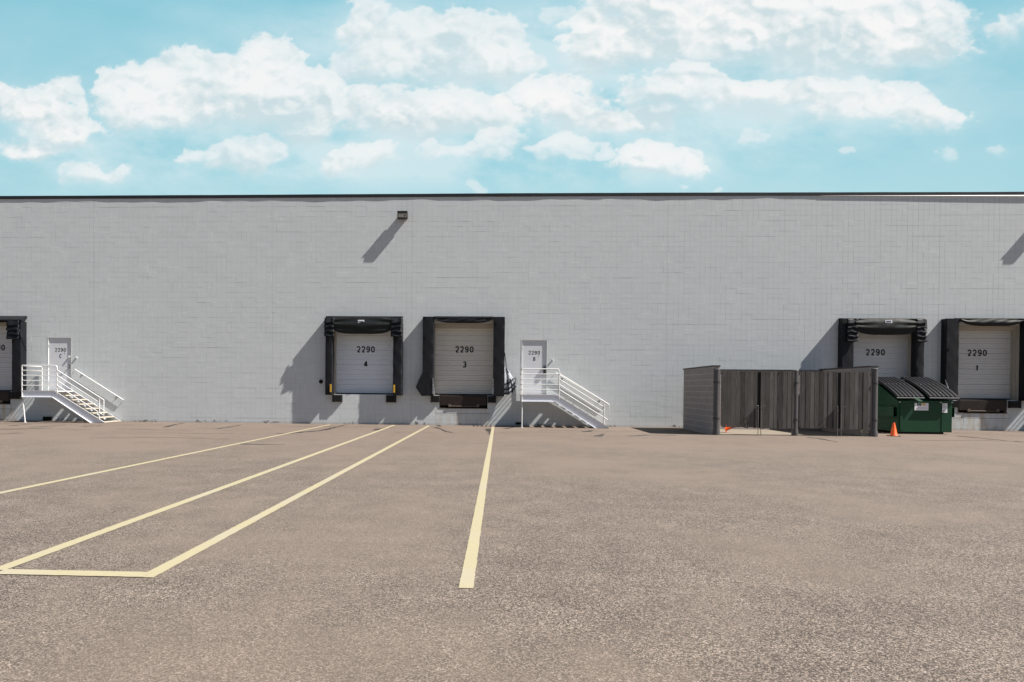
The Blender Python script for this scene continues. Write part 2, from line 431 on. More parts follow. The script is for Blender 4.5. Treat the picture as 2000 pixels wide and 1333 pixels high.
BLOBS = [(-0.726,0.414,0.045,0.034),(-0.675,0.402,0.056,0.041),(-0.75,0.433,0.03,0.023),(-0.64,0.375,0.053,0.019),(-0.718,0.349,0.053,0.009),(-0.538,0.431,0.045,0.034),(-0.452,0.449,0.083,0.045),(-0.491,0.412,0.09,0.03),(-0.437,0.479,0.026,0.019),(-0.345,0.478,0.034,0.038),(-0.314,0.444,0.045,0.045),(-0.383,0.415,0.083,0.034),(-0.283,0.414,0.056,0.026),(-0.261,0.451,0.023,0.021),(-0.314,0.395,0.075,0.015),(-0.514,0.389,0.053,0.011),(-0.291,0.369,0.038,0.019),(-0.632,0.314,0.023,0.011),(-0.584,0.314,0.045,0.015),(-0.608,0.325,0.014,0.011),(-0.398,0.343,0.045,0.019),(-0.375,0.358,0.034,0.019),(-0.344,0.339,0.038,0.017),(-0.456,0.343,0.014,0.008),(-0.39,0.324,0.038,0.009),(-0.207,0.331,0.053,0.017),(-0.18,0.345,0.03,0.015),(-0.245,0.323,0.03,0.011),(-0.193,0.555,0.026,0.023),(-0.208,0.525,0.023,0.015),(-0.162,0.48,0.068,0.034),(-0.095,0.524,0.053,0.017),(-0.072,0.486,0.083,0.045),(-0.012,0.493,0.053,0.034),(0.018,0.47,0.038,0.023),(-0.177,0.461,0.053,0.023),(-0.094,0.408,0.083,0.034),(-0.177,0.394,0.045,0.026),(-0.056,0.389,0.068,0.023),(-0.011,0.393,0.045,0.014),(-0.2,0.42,0.019,0.011),(-0.033,0.352,0.068,0.011),(-0.071,0.348,0.038,0.008),(-0.004,0.355,0.03,0.011),(0.074,0.425,0.045,0.03),(0.048,0.422,0.032,0.019),(0.107,0.406,0.045,0.024),(0.144,0.388,0.034,0.017),(0.1,0.351,0.041,0.012),(0.086,0.358,0.03,0.011),(0.13,0.332,0.021,0.009),(0.226,0.332,0.049,0.019),(0.222,0.346,0.024,0.014),(0.197,0.325,0.041,0.011),(0.262,0.324,0.03,0.011),(0.201,0.549,0.068,0.045),(0.311,0.533,0.098,0.053),(0.419,0.538,0.098,0.068),(0.512,0.53,0.083,0.053),(0.562,0.5,0.053,0.038),(0.598,0.478,0.06,0.026),(0.384,0.481,0.075,0.023),(0.484,0.472,0.09,0.019),(0.47,0.49,0.12,0.03),(0.151,0.495,0.045,0.03),(0.136,0.484,0.03,0.03),(0.239,0.497,0.09,0.03),(0.377,0.514,0.15,0.042),(0.467,0.521,0.15,0.05),(0.246,0.438,0.06,0.034),(0.225,0.416,0.045,0.023),(0.29,0.416,0.06,0.026),(0.218,0.387,0.038,0.011),(0.348,0.423,0.053,0.021),(0.413,0.418,0.068,0.02),(0.456,0.436,0.032,0.015),(0.492,0.417,0.075,0.019),(0.578,0.391,0.075,0.021),(0.621,0.387,0.03,0.018),(0.542,0.421,0.053,0.017),(0.731,0.527,0.041,0.026),(0.71,0.505,0.023,0.015),(0.353,0.362,0.018,0.01),(0.628,0.346,0.015,0.009),(0.713,0.344,0.021,0.008),(0.299,0.291,0.021,0.006),(0.252,0.293,0.011,0.005),(-0.029,0.292,0.013,0.007),(0.088,0.537,0.015,0.009),(0.506,0.345,0.007,0.005)]
HAZE = [(-.10, .44, .17, .10), (-.24, .36, .14, .055), (-.42, .37, .20, .06), (.28, .38, .20, .06), (.42, .44, .25, .07), (-.12, .51, .20, .05), (.05, .33, .25, .04), (-.6, .33, .15, .04), (.12, .50, .10, .07)]
GROUPS = [(5, .97), (12, .92), (3, .72), (5, .74), (3, .74), (8, .80), (5, .92), (3, .62), (4, .97), (3, .72), (4, .88), (14, .98), (8, .88), (3, .90), (2, .9)] + [(1, .42)] * 8
def cloud_layer(u, v, blobs, seed):
    wx = fbm(u * 17, v * 24, 6, 3 + seed, .56) - .5; wy = fbm(u * 17, v * 24, 6, 40 + seed, .56) - .5
    uu = u + wx * .060; vv = v + wy * .046
    fld = np.zeros_like(u); hs = np.zeros_like(u); es = np.full_like(u, 1e-4)
    for cx, cy, rx, ry in blobs:
        dx = (uu - cx) / (rx * 1.0 + .002); dy = (vv - cy) / (ry * 1.04 + .002)
        e = np.exp(-(dx * dx + dy * dy) * .95)
        hs += e * dy; es += e; fld += e * 1.05
    cov = 1 - np.exp(-1.25 * fld)
    big = fbm(u * 18, v * 26, 7, 90 + seed, .56) - .5
    puff = fbm(u * 36, v * 46, 6, 9 + seed, .52, True) - .5
    return cov * 1.55 - .60 + (big * 1.05 + puff * .62) * np.clip(cov * 3, 0, 1), cov, hs / es
def sky_colour(U, V):
    elev = np.arctan2(V, np.sqrt(1 + U * U)) / R(30)
    t = np.clip((elev - .45) / .55, 0, 1)[..., None]
    low = np.array([.420, .705, .780]); high = np.array([.235, .575, .700]); zen = np.array([.10, .32, .50])
    C = low * (1 - t) + high * t
    t2 = np.clip((elev - 1.0) / 1.6, 0, 1)[..., None]; C = C * (1 - t2) + zen * t2
    hz = np.clip((U * U), 0, 1)[..., None]; C = C * (1 - .12 * hz * np.array([1.5, .8, .6]))
    veil = np.clip(fbm(U * 3.2 + V, V * 8.0, 6, 21, .55) - .38, 0, 1) * 1.6 * np.clip(1.2 - abs(U) * 1.0, .15, 1)
    vz = np.clip(veil * .6 * (.6 + .8 * fbm(U * 20, V * 34, 5, 512, .6)), 0, .6)[..., None]
    C = C * (1 - vz) + np.array([.70, .83, .87]) * vz
    # scattered clouds outside the photographed part of the sky
    far = np.clip(np.clip((abs(U) - .85) / .25, 0, 1) + np.clip((V - .66) / .15, 0, 1), 0, 1)
    fa = np.clip((fbm(U * 3.1, V * 6.5, 6, 77) - .52) * 6, 0, 1) * far * np.clip(2.6 - V, 0, 1)
    fa = (fa * .9)[..., None]; C = C * (1 - fa) + np.array([.88, .88, .885]) * fa
    # thin haze that ties the cloud groups together
    hf = np.zeros_like(U)
    for cx, cy, rx, ry in HAZE: hf += np.exp(-((U - cx) / rx) ** 2 - ((V - cy) / ry) ** 2)
    hf = np.clip(hf, 0, 1) * np.clip(fbm(U * 8 + V * 3, V * 15, 7, 610, .6) * 3.0 - .95, 0, 1)
    hf = (hf * .62)[..., None]; C = C * (1 - hf) + np.array([.74, .855, .885]) * hf
    gs = []; i = 0
    for n, op in GROUPS: gs.append((BLOBS[i:i + n], op, i)); i += n
    gs.sort(key=lambda g: -sum(b[1] for b in g[0]) / len(g[0]))
    white = np.array([.935, .93, .925]); grey = np.array([.625, .735, .765]); haze = np.array([.72, .85, .885])
    for bl, op, seed in gs:
        x0 = min(b[0] - 2.2 * b[2] for b in bl) - .05; x1 = max(b[0] + 2.2 * b[2] for b in bl) + .05
        y0 = min(b[1] - 2.2 * b[3] for b in bl) - .04; y1 = max(b[1] + 2.2 * b[3] for b in bl) + .04
        m = (U > x0) & (U < x1) & (V > y0) & (V < y1)
        if not m.any(): continue
        u = U[m]; v = V[m]
        den, cov, h = cloud_layer(u, v, bl, seed)
        n1 = fbm(u * 14, v * 20, 6, 700 + seed, .58) - .5
        top = np.clip(h * .75 + .62 + n1 * 1.5, 0, 1); top = top * top * (3 - 2 * top)
        w = .76 - .50 * top
        a = np.clip((den + .03) / w, 0, 1); a = a * a * (3 - 2 * a)
        acc = np.zeros_like(u)
        for k in (1, 2, 3):
            d2, _, _ = cloud_layer(u + .003 * k, v + .011 * k, bl, seed); acc += np.clip(d2 + .1, 0, .8)
        sh = np.clip(acc / 2.2, 0, 1)
        bd = fbm(u * 26, v * 34, 6, 9 + seed, .5, True) - fbm((u - .006) * 26, (v - .009) * 34, 6, 9 + seed, .5, True)
        k = np.clip(1.06 - .95 * sh * (1.15 - .85 * top) + n1 * .9 - bd * 1.5, 0, 1)[:, None]
        col_ = grey * (1 - k) + white * k
        thin = np.clip((fbm(u * 9, v * 15, 6, 411 + seed, .6) - .42) * 2.6, 0, 1)
        core = np.clip(den * 1.2, 0, 1)
        bottom = np.clip((h + 1.25) / 1.1, 0, 1)
        al = a * op * (.66 + .34 * core) * (1 - .38 * thin * (1.2 - top * .8) * (1.15 - .6 * core)) * (.25 + .75 * bottom)
        hz_ = np.clip((cov - .04) * .9, 0, 1) ** 1.1 * .50 * op * np.clip(.35 + 1.3 * fbm(u * 20, v * 30, 5, 510 + seed, .6), 0, 1)
        c = C[m]
        c = c * (1 - hz_[:, None]) + haze * hz_[:, None]
        C[m] = c * (1 - al[:, None]) + col_ * al[:, None]
    return np.clip(C, 0, 1)
def build_sky():
    us = np.concatenate([-np.tan(np.linspace(R(84), R(40.2), 90)), np.linspace(-.84, .84, 1250), np.tan(np.linspace(R(40.2), R(84), 90))])
    vs = np.concatenate([np.linspace(-.25, .24, 12), np.linspace(.25, .62, 340), np.linspace(.63, 4.0, 110)])
    U, V = np.meshgrid(us, vs)
    n = np.sqrt(1 + U * U + V * V); D = 4000.0
    P = np.stack([U / n * D, D / n - 27.234, V / n * D + 1.445], -1).reshape(-1, 3)
    C = sky_colour(U, V)
    C4 = np.ones((U.size, 4), np.float32); C4[:, :3] = C.reshape(-1, 3)
    nv, nu = U.shape
    me = bpy.data.meshes.new("sky")
    idx = np.arange(nv * nu).reshape(nv, nu)
    q = np.stack([idx[:-1, :-1], idx[:-1, 1:], idx[1:, 1:], idx[1:, :-1]], -1).reshape(-1, 4)
    me.vertices.add(len(P)); me.vertices.foreach_set("co", P.astype(np.float32).ravel())
    me.loops.add(q.size); me.loops.foreach_set("vertex_index", q.ravel().astype(np.int32))
    me.polygons.add(len(q)); me.polygons.foreach_set("loop_start", (np.arange(len(q)) * 4).astype(np.int32))
    me.polygons.foreach_set("loop_total", np.full(len(q), 4, np.int32))
    me.update(calc_edges=True)
    at = me.color_attributes.new("sky_colour", 'FLOAT_COLOR', 'POINT'); at.data.foreach_set("color", C4.ravel())
    m = bpy.data.materials.new("sky_light"); m.use_nodes = True; nt = m.node_tree; nt.nodes.clear()
    out = nt.nodes.new("ShaderNodeOutputMaterial"); em = nt.nodes.new("ShaderNodeEmission"); vc = nt.nodes.new("ShaderNodeVertexColor")
    vc.layer_name = "sky_colour"; nt.links.new(vc.outputs[0], em.inputs[0]); em.inputs[1].default_value = SKYGAIN
    nt.links.new(em.outputs[0], out.inputs[0]); m.cycles.emission_sampling = 'NONE'
    me.materials.append(m)
    o = bpy.data.objects.new("sky", me); col.objects.link(o); o['kind'] = 'structure'
SKYGAIN = 2.0 ** -scene.view_settings.exposure
build_sky()

# ------------------------------------------------------------------ ground, markings
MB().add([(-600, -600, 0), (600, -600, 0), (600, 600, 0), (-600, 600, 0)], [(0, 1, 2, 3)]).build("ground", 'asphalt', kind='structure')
MB().box(7.33, 12.22, -4.52, -1.0, -.05, .004).build("pavement", 'concrete', kind='structure')

rng = random.Random(11)
def strip(name, pts, w0, w1, z, mat, rag=0.0, seg=.18):
    """a painted or poured strip following pts, with slightly ragged edges"""
    P = []
    for a, b in zip(pts[:-1], pts[1:]):
        a = Vector(a); b = Vector(b); n = max(1, int((b - a).length / seg))
        P += [a.lerp(b, i / n) for i in range(n)]
    P.append(Vector(pts[-1])); mb = MB(); vs = []; fs = []
    for i, p in enumerate(P):
        d = (P[min(i + 1, len(P) - 1)] - P[max(i - 1, 0)]).normalized(); nn = Vector((-d.y, d.x)); w = (w0 + (w1 - w0) * i / (len(P) - 1)) / 2
        vs += [(*(p + nn * (w + rng.uniform(-rag, rag))), z), (*(p - nn * (w + rng.uniform(-rag, rag))), z)]
    for i in range(len(P) - 1): fs.append((2 * i, 2 * i + 1, 2 * i + 3, 2 * i + 2))
    return mb.add(vs, fs).build(name, mat, kind='structure')
strip("road_marking", [(-6.555, -.60), (-6.665, -22.1)], .12, .125, .0045, 'line', .003, .06)
strip("road_marking", [(-4.035, -.49), (-3.885, -22.08)], .12, .125, .0045, 'line', .003, .06)
strip("road_marking", [(-2.647, -.60), (-2.640, -22.20)], .11, .12, .0045, 'line', .003, .06)
strip("road_marking", [(-.135, -1.0), (-.212, -22.31)], .10, .107, .0045, 'line', .003, .06)
strip("road_marking", [(-6.61, -22.12), (-3.93, -22.12)], .14, .14, .0065, 'line', .003, .06)
strip("road_marking", [(-3.83, -22.13), (-2.66, -22.13)], .14, .14, .0065, 'line', .003, .06)
strip("road_marking", [(16.6, -1.6), (18.1, -3.2)], .07, .07, .0045, 'fadedline', .012, .1)
strip("road_marking", [(18.1, -3.2), (21.0, -6.3)], .07, .06, .0045, 'fadedline', .012, .1)
CR = [[(-11.842, -3.421), (-12.355, -1.377), (-12.559, -0.2)], [(-9.667, -3.971), (-9.726, -2.683), (-9.753, -1.617)],
 [(-6.785, -6.213), (-6.301, -5.368), (-5.933, -4.195), (-5.943, -2.306), (-5.95, -0.48)], [(-4.143, -3.876), (-4.176, -2.964), (-4.049, -2.618)],
 [(-2.312, -1.619), (-1.978, -2.878), (-1.743, -4.031), (-1.432, -4.801)], [(-2.336, -.05), (-2.151, -1.235)], [(-0.281, -2.249), (-0.161, -5.604)],
 [(3.081, -3.476), (3.423, -2.528)], [(3.133, -5.782), (3.557, -4.484)], [(4.227, -5.371), (5.007, -4.754), (5.802, -4.873)],
 [(9.897, -5.168), (9.989, -5.824), (9.844, -7.07)], [(15.536, -3.542), (15.546, -4.742), (15.56, -6.421)],
 [(-16.124, -5.732), (-15.573, -5.054), (-15.311, -4.395)], [(-14.763, -7.547), (-14.439, -7.014)], [(-6.498, -10.16), (-5.315, -10.152)],
 [(-16.148, -4.236), (-15.794, -2.811)], [(0.282, -2.146), (0.794, -0.672)], [(-17.431, -3.484), (-17.435, -2.403)], [(-14.701, -3.634), (-14.586, -2.572)],
 [(-9.8, -6.6), (-8.7, -6.3), (-7.3, -6.5)], [(-12.9, -4.6), (-11.6, -4.9), (-10.4, -4.7)], [(-3.4, -5.0), (-2.6, -4.6), (-1.9, -4.9)], [(.1, -4.2), (1.4, -3.9), (2.6, -4.3)],
 [(-19.5, -2.2), (-17.0, -2.0), (-14.8, -2.5), (-12.6, -2.2)], [(-17.8, -5.1), (-15.6, -4.8), (-13.3, -5.4)], [(-8.4, -1.9), (-6.9, -2.2), (-5.2, -1.8), (-3.8, -2.1)], [(-11.3, -8.7), (-9.2, -8.2), (-7.4, -8.6)], [(1.6, -2.6), (3.9, -3.0), (6.2, -2.7)], [(12.6, -6.0), (15.0, -5.7), (17.9, -6.4)]]
for i, c in enumerate(CR):
    w = (.26 if i in (2, 3, 6, 7, 8) else .19) if i < 19 else .075
    strip("road_crack", [(p[0] + rng.uniform(-.02, .02), p[1]) for p in c], w, w * .35, .0025, 'tar', w * .28, .12)

def chars(text, xc, z0, h, w, pitch, stroke, y, parent):
    for i, ch in enumerate(text):
        lettering(MB(), ch, xc + (i - (len(text) - 1) / 2) * pitch, z0, h, w, pitch, stroke, y).build("digit", 'black', parent)
# ------------------------------------------------------------------ the warehouse
bay_x = {'five': (-22.10, -19.65), 'four': (-6.60, -4.15), 'three': (-2.56, -.12), 'two': (13.70, 16.20), 'one': (17.62, 20.12)}
DZ0, DZ1 = 1.20, 4.06
doors = [(-18.414, -17.402), (.952, 1.985), (21.14, 22.17)]
pits = {'five': (-21.8, -19.98), 'three': (-2.283, -.375), 'two': (14.0, 15.9), 'one': (17.86, 19.70)}
openings = [(a, b, DZ0, DZ1) for a, b in bay_x.values()] + [(a, b, 1.25, 3.445) for a, b in doors] + [(a, b, .69, DZ0) for a, b in pits.values()]
WX0, WX1, WT = -30.07, 30.07, 9.13
house = thing("warehouse", "long flat-roofed warehouse of light grey painted block with loading bays", "building")
def subtract(rects, o):
    out = []
    for (a, b, c, d) in rects:
        x0, x1, z0, z1 = o
        if x1 <= a or x0 >= b or z1 <= c or z0 >= d: out.append((a, b, c, d)); continue
        if x0 > a: out.append((a, x0, c, d))
        if x1 < b: out.append((x1, b, c, d))
        m0, m1 = max(a, x0), min(b, x1)
        if z0 > c: out.append((m0, m1, c, z0))
        if z1 < d: out.append((m0, m1, z1, d))
    return [r for r in out if r[1] - r[0] > .002 and r[3] - r[2] > .002]
wall = MB(); r2 = random.Random(5)
rows = 45; B2 = BW * 2
for j in range(rows):
    z0, z1 = j * BW, min((j + 1) * BW, WT)
    x = WX0 - (BW if j % 2 else 0)
    run = 0.0
    while x < WX1:
        a, b = max(x, WX0), min(x + B2, WX1); x += B2
        if r2.random() < .55: run = r2.choice([0, 0, 0, .0003, -.0003, .0006, -.0006, .0011, -.0010])
        off = run + r2.uniform(-.0003, .0003)
        if b - a < .01: continue
        rs = [(a, b, z0, z1)]
        for o in openings: rs = subtract(rs, o)
        for (p, q, c, d) in rs:
            y = -off
            # tilt of a hand-laid block: corners differ by fractions of a millimetre
            t = [r2.uniform(-.0004, .0004) for _ in range(4)]
            o = len(wall.v)
            wall.v += [(p, y + t[0], c), (q, y + t[1], c), (q, y + t[2], d), (p, y + t[3], d), (p, .012, c), (q, .012, c), (q, .012, d), (p, .012, d)]
            wall.f += [(o, o + 1, o + 2, o + 3), (o, o + 4, o + 5, o + 1), (o + 1, o + 5, o + 6, o + 2), (o + 2, o + 6, o + 7, o + 3), (o + 3, o + 7, o + 4, o)]
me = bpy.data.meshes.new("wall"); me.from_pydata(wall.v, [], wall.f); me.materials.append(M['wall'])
wo = bpy.data.objects.new("wall", me); col.objects.link(wo); wo.parent = house
# the body behind the block face: pieces around the openings so that no light leaks
core = MB()
rs = [(WX0, WX1, 0, WT)]
for o in openings: rs = subtract(rs, o)
for (p, q, c, d) in rs: core.box(p, q, .0121, .19, c, d)
core.box(WX0, WX0 + .2, .191, 34.8, 0, WT); core.box(WX1 - .2, WX1, .191, 34.8, 0, WT); core.box(WX0, WX1, 34.801, 35, 0, WT)
core.build("wall_body", 'reveal', house)
MB().box(WX0 + .002, WX1 - .002, .3, 34.99, WT - .25, WT - .02).build("roof", 'roof', house)
cp = MB(); n = 240; r3 = random.Random(8); ph = [r3.uniform(0, 6) for _ in range(6)]
def wav(x): return .0265 + .0045 * math.sin(x * .9 + ph[0]) + .003 * math.sin(x * 2.3 + ph[1]) + .0028 * math.sin(x * 5.1 + ph[2])
TOPZ = WT + .085
# the metal edge sags a little towards the left end, as in the photograph
def topz(x): return TOPZ + (.028 * math.exp(-((x - 3) / 12) ** 2)) - .012
for i in range(n):
    a = WX0 - .03 + (WX1 - WX0 + .06) * i / n; b = WX0 - .03 + (WX1 - WX0 + .06) * (i + 1) / n
    o = len(cp.v)
    for x in (a, b):
        w = -wav(x); cp.v += [(x, w, topz(x) - .125), (x, w - .002, topz(x)), (x, .32, topz(x)), (x, .32, topz(x) - .125)]
    cp.f += [(o, o + 4, o + 5, o + 1), (o + 1, o + 5, o + 6, o + 2), (o + 3, o + 7, o + 4, o), (o + 2, o + 6, o + 7, o + 3)]
cp.build("coping", 'coping', house)
fl = MB()
for a, b in ((12.5, 16.0), (16.0, 20.0), (20.0, WX1)):
    vs = []
    for x in (a, b):
        k = min(1.0, (x - 12.4) / 8.0); zt = topz(x) - .1265; zb = zt - .008 - .034 * k; yo = .031 + .020 * k
        vs += [(x, -.034, zt), (x, -yo, zb + .004), (x, -yo, zb), (x, -.006, zb), (x, -.006, zt)]
    fl.add(vs, [(0, 5, 6, 1), (1, 6, 7, 2), (2, 7, 8, 3), (3, 8, 9, 4), (4, 9, 5, 0)] + ([(0, 1, 2, 3, 4)] if a == 12.5 else []))
fl.build("flashing", 'flash', house)

def dock_door(key, num, txc, dz_num=3.02, dz_top=3.85):
    a, b = bay_x[key]
    y = .37; mb = MB()
    # sectional door: 0.6 m sections, each with a stiffening rib, profile swept across
    prof = []; z = DZ0 + .004
    while z < DZ1 + .1:
        prof += [(y, z), (y, z + .09), (y + .007, z + .094), (y + .007, z + .102), (y, z + .106), (y, z + .19), (y + .018, z + .196), (y + .018, z + .208), (y, z + .214), (y, z + .29), (y + .007, z + .294), (y + .007, z + .302), (y, z + .306), (y, z + .375), (y + .018, z + .380), (y + .018, z + .394), (y, z + .40), (y, z + .48), (y + .007, z + .484), (y + .007, z + .492), (y, z + .496), (y, z + .580), (y + .030, z + .584), (y + .030, z + .600)]
        z += .602
    prof = [(p, min(q, DZ1 + .05)) for p, q in prof]
    pts = prof + [(y + .06, DZ1 + .05), (y + .06, DZ0)]
    mb.prism(pts, a - .02, b + .02, 'x')
    d = mb.build("dock_door", 'door_' + key, house)
    # jamb and header trim
    jb = MB(); jb.box(a, a + .05, .192, .365, DZ0, DZ1); jb.box(b - .05, b, .192, .365, DZ0, DZ1); jb.box(a + .051, b - .051, .192, .35, DZ1 - .16, DZ1)
    jb.build("door_frame", 'reveal', d)
    MB().box(a + .01, b - .01, y - .014, y - .001, DZ0 + .002, DZ0 + .05).build("bottom_seal", 'rubber', d)
    chars('2290', txc, dz_num - .105, .21, .104, .195, .049, y - .001, d)
    if num: lettering(MB(), num, txc + .01, 2.335, .21, .108, .2, .050, y - .001).build("bay_number", 'black', d)
    si = MB(); si.box(a + .003, b - .003, .02, y - .02, DZ0 - .07, DZ0 + .001); si.build("sill", 'ruststeel', d)
    return d
dock_door('five', '5', -20.90) if False else dock_door('five', None, -20.86)
dock_door('four', '4', -5.35, 3.03)
dock_door('three', '3', -1.33, 3.05)
dock_door('two', None, 14.90, 3.03)
dock_door('one', '1', 18.80, 3.03)

def entry_door(a, b, letter):
    y = .036
    d = MB().box(a + .03, b - .03, y, y + .045, 1.262, 3.40).build("entrance_door", 'leaf', house)
    fr = MB(); fr.box(a - .004, a + .028, -.006, .12, 1.25, 3.445); fr.box(b - .028, b + .004, -.004, .12, 1.25, 3.445); fr.box(a + .029, b - .029, -.004, .12, 3.405, 3.447)
    fr.build("door_frame", 'door_trim', d)
    MB().box(a + .03, b - .03, .0, .12, 1.245, 1.26).build("threshold", 'ruststeel', d)
    MB().box(a + .02, b - .02, .10, .19, 1.25, 3.44).build("door_backing", 'dark', d)
    for z in (3.08, 2.26, 1.55):
        MB().tube([(a + .034, y - .012, z - .06), (a + .034, y - .012, z + .06)], .014).build("hinge", 'metal', d)
    hx = b - .12
    k = MB(); k.tube([(hx, y, 2.23), (hx, y - .06, 2.23)], .026, 12); k.tube([(hx, y - .055, 2.23), (hx - .13, y - .058, 2.225)], .012); k.box(hx - .035, hx + .035, y - .008, y, 2.14, 2.32)
    k.build("door_handle", 'metal', d, smooth=True)
    xc = a + .52
    chars('2290', xc, 2.855, .130, .066, .122, .0215, y, d)
    lettering(MB(), letter, xc + .0, 2.605, .130, .068, .12, .022, y).build("door_letter", 'black', d)
    MB().tube([(xc + .18, y, 2.79), (xc + .18, y - .008, 2.79)], .013).build("peephole", 'black', d)
    return d
dC = entry_door(*doors[0], 'C'); dB = entry_door(*doors[1], 'B'); entry_door(*doors[2], 'B') if False else None
# door beyond the right edge of the picture
e3 = MB().box(doors[2][0] + .03, doors[2][1] - .03, .036, .08, 1.262, 3.40).build("entrance_door", 'leaf', house)
MB().tube([(-17.50, .036, 2.64), (-17.50, -.03, 2.64)], .045, 14).build("deadbolt", 'white', dC, smooth=True)
bx = MB(); bx.box(1.83, 1.93, -.03, .036, 2.29, 2.37); bx.box(1.835, 1.925, -.045, .036, 2.06, 2.24); bx.build("lock_box", 'coping', dB, bevel=.006)

# ------------------------------------------------------------------ dock seals
def pad(parent, x0, x1, z0, z1, seed, creased=.004, taper=0.0, depth=.32, mat='vinyl'):
    """foam pad with a slack cover: front, both sides and ends as one surface, creased"""
    rr = random.Random(seed); p1, p2, p3 = (rr.uniform(0, 6) for _ in range(3))
    w = x1 - x0; nv = 60
    prof = [(x0, 0), (x0, -depth * .33), (x0, -depth * .66), (x0, -depth + .02), (x0 + .02, -depth), (x0 + w * .25, -depth - .004), (x0 + w * .5, -depth - .006), (x0 + w * .75, -depth - .004), (x1 - .02, -depth), (x1, -depth + .02), (x1, -depth * .66), (x1, -depth * .33), (x1, 0)]
    cxx = (x0 + x1) / 2; n = len(prof) - 1
    def fn(u, v):
        px, py = prof[round(u * n)]
        z = z0 + (z1 - z0) * v
        k = (-py / depth)
        c = creased * (math.sin(z * 9 + p1 + px * 14) * .5 + math.sin(z * 23 + p2 - px * 25) * .3 + math.sin(z * 4.1 + p3) * .5)
        c2 = creased * (math.sin(z * 13 + p3 + py * 18) * .5 + math.sin(z * 5.7 + p2) * .6)
        s = 1 if px > cxx else -1
        return (px + s * c2 * k * .8, py - c * k - taper * k * (1 - v) , z)
    mb = MB(); mb.grid(fn, n, nv)
    w_ = n + 1
    mb.f.append(tuple(range(w_))); mb.f.append(tuple(nv * w_ + i for i in range(w_))[::-1])
    return mb.build("side_pad", mat, parent, smooth=True)
def curtain(parent, x0, x1, ztop, zbot, rise, depth, bulge, seed, mat='canvas', nfold=3, flare=0.0):
    rr = random.Random(seed); ph = rr.uniform(0, 6)
    def fn(u, v):
        x = x0 + (x1 - x0) * u
        e = abs(2 * u - 1)
        zb = zbot + rise * (e ** 4.5)
        z = ztop - (ztop - zb) * v
        belly = math.sin(math.pi * v) * bulge * (1 - e * e * .5)
        # catenary folds running from the top corners to the middle of the hem
        s = v + .55 * (1 - e) ** 1.0 * 0
        f = math.sin((v * (1.0 + .55 * e) - .35 * e * e) * nfold * 2 * math.pi + ph) * .020 * e ** .8
        f += .006 * math.sin(u * 31 + v * 9 + ph)
        y = -depth - belly - f - flare * v
        return (x, y, z)
    return MB().grid(fn, 56, 26).build("head_curtain", mat, parent, smooth=True, solid=.012)
def corner_flaps(parent, x0, x1, ztop, n, h, seed, mat='vinyl', depth=.33, side=1):
    rr = random.Random(seed)
    for k in range(n):
        zt = ztop - k * h * .86; dx = rr.uniform(-.012, .012)
        zb = zt - h; mb = MB()
        def fn(u, v):
            x = x0 + (x1 - x0) * u + dx
            return (x + (.01 * math.sin(v * 5 + k)), -depth - .02 - .055 * v - .015 * math.sin(u * 7 + k * 2), zt - (zt - zb) * v - .012 * math.sin(u * math.pi * 2 + k))
        mb.grid(fn, 8, 5); mb.build("corner_flap", mat, parent, smooth=True, solid=.02)
def head_box(parent, x0, x1, z0, z1, depth=.315, mat='canvas'):
    mb = MB(); mb.prism([(0, z1 + .012), (-depth, z1 - .03), (-depth, z0), (0, z0)], x0, x1, 'x')
    return mb.build("head_pad", mat, parent, bevel=.01)
ST = 4.33
# bay four
s4 = thing("dock_seal", "black dock seal around bay 4 with deep sagging hood and yellow guide strips", "dock seal", group="dock seals around the loading doors")
pad(s4, -6.84, -6.555, 1.17, 4.05, 1, .003); pad(s4, -4.13, -3.77, 1.17, 4.05, 2, .009)
head_box(s4, -6.83, -3.78, 4.06, ST)
curtain(s4, -6.60, -4.12, 4.27, 3.60, .22, .34, .07, 3, nfold=2)
corner_flaps(s4, -6.86, -6.47, 4.24, 4, .21, 4); corner_flaps(s4, -4.22, -3.77, 4.24, 4, .21, 5)
for x in (-6.655, -4.115): MB().box(x + .01, x + .075, -.352, -.328, 1.28, 1.59).build("guide_strip", 'yellow', s4, bevel=.006)
t = MB().box(-5.52, -5.27, -.405, -.397, 4.03, 4.15).build("maker_tag", 'tagwhite', s4); MB().box(-5.50, -5.30, -.410, -.4055, 4.072, 4.104).build("tag_print", 'tagblue', t)
# bay three
s3 = thing("dock_seal", "worn black dock seal around bay 3 with torn covers hanging off both sides", "dock seal", group="dock seals around the loading doors")
pad(s3, -2.955, -2.52, 1.17, 4.30, 11, .005); pad(s3, -.155, .29, 1.17, 4.30, 12, .005)
head_box(s3, -2.52, -.155, 4.22, ST + .01)
curtain(s3, -2.50, -.17, 4.30, 4.05, .17, .30, .03, 13, 'vinyl', 1)
lf = MB(); lf.prism([(-2.93, 2.30), (-2.97, 2.05), (-3.08, 1.83), (-3.215, 1.50), (-3.13, 1.38), (-2.98, 1.16), (-2.86, 1.16), (-2.86, 2.2)], -.345, -.30); lf.build("torn_flap", 'vinyl', s3)
def tf(u, v):
    L = Vector((.285, -.24, 2.30 - 1.05 * v)); Rr = Vector((.33 + .42 * math.sin(min(1, v * 1.15) * 1.45), -.10 - .1 * v, 2.35 - .90 * v))
    p = L.lerp(Rr, u); p.y -= .03 * math.sin(u * 9 + v * 5); p.z -= .09 * math.sin(u * 3.1) * v; return p
rf = MB().grid(tf, 14, 20).build("torn_flap", 'silver', s3, smooth=True, solid=.008); rf['label'] = "torn silvery lining with black straps hanging off the right side"
for u0 in (.38, .70):
    MB().grid(lambda u, v: Vector(tf(u0 + (u - .5) * .09, .45 + .55 * v)) + Vector((0, -.02, 0)), 2, 12).build("strap", 'vinyl', rf, solid=.006)
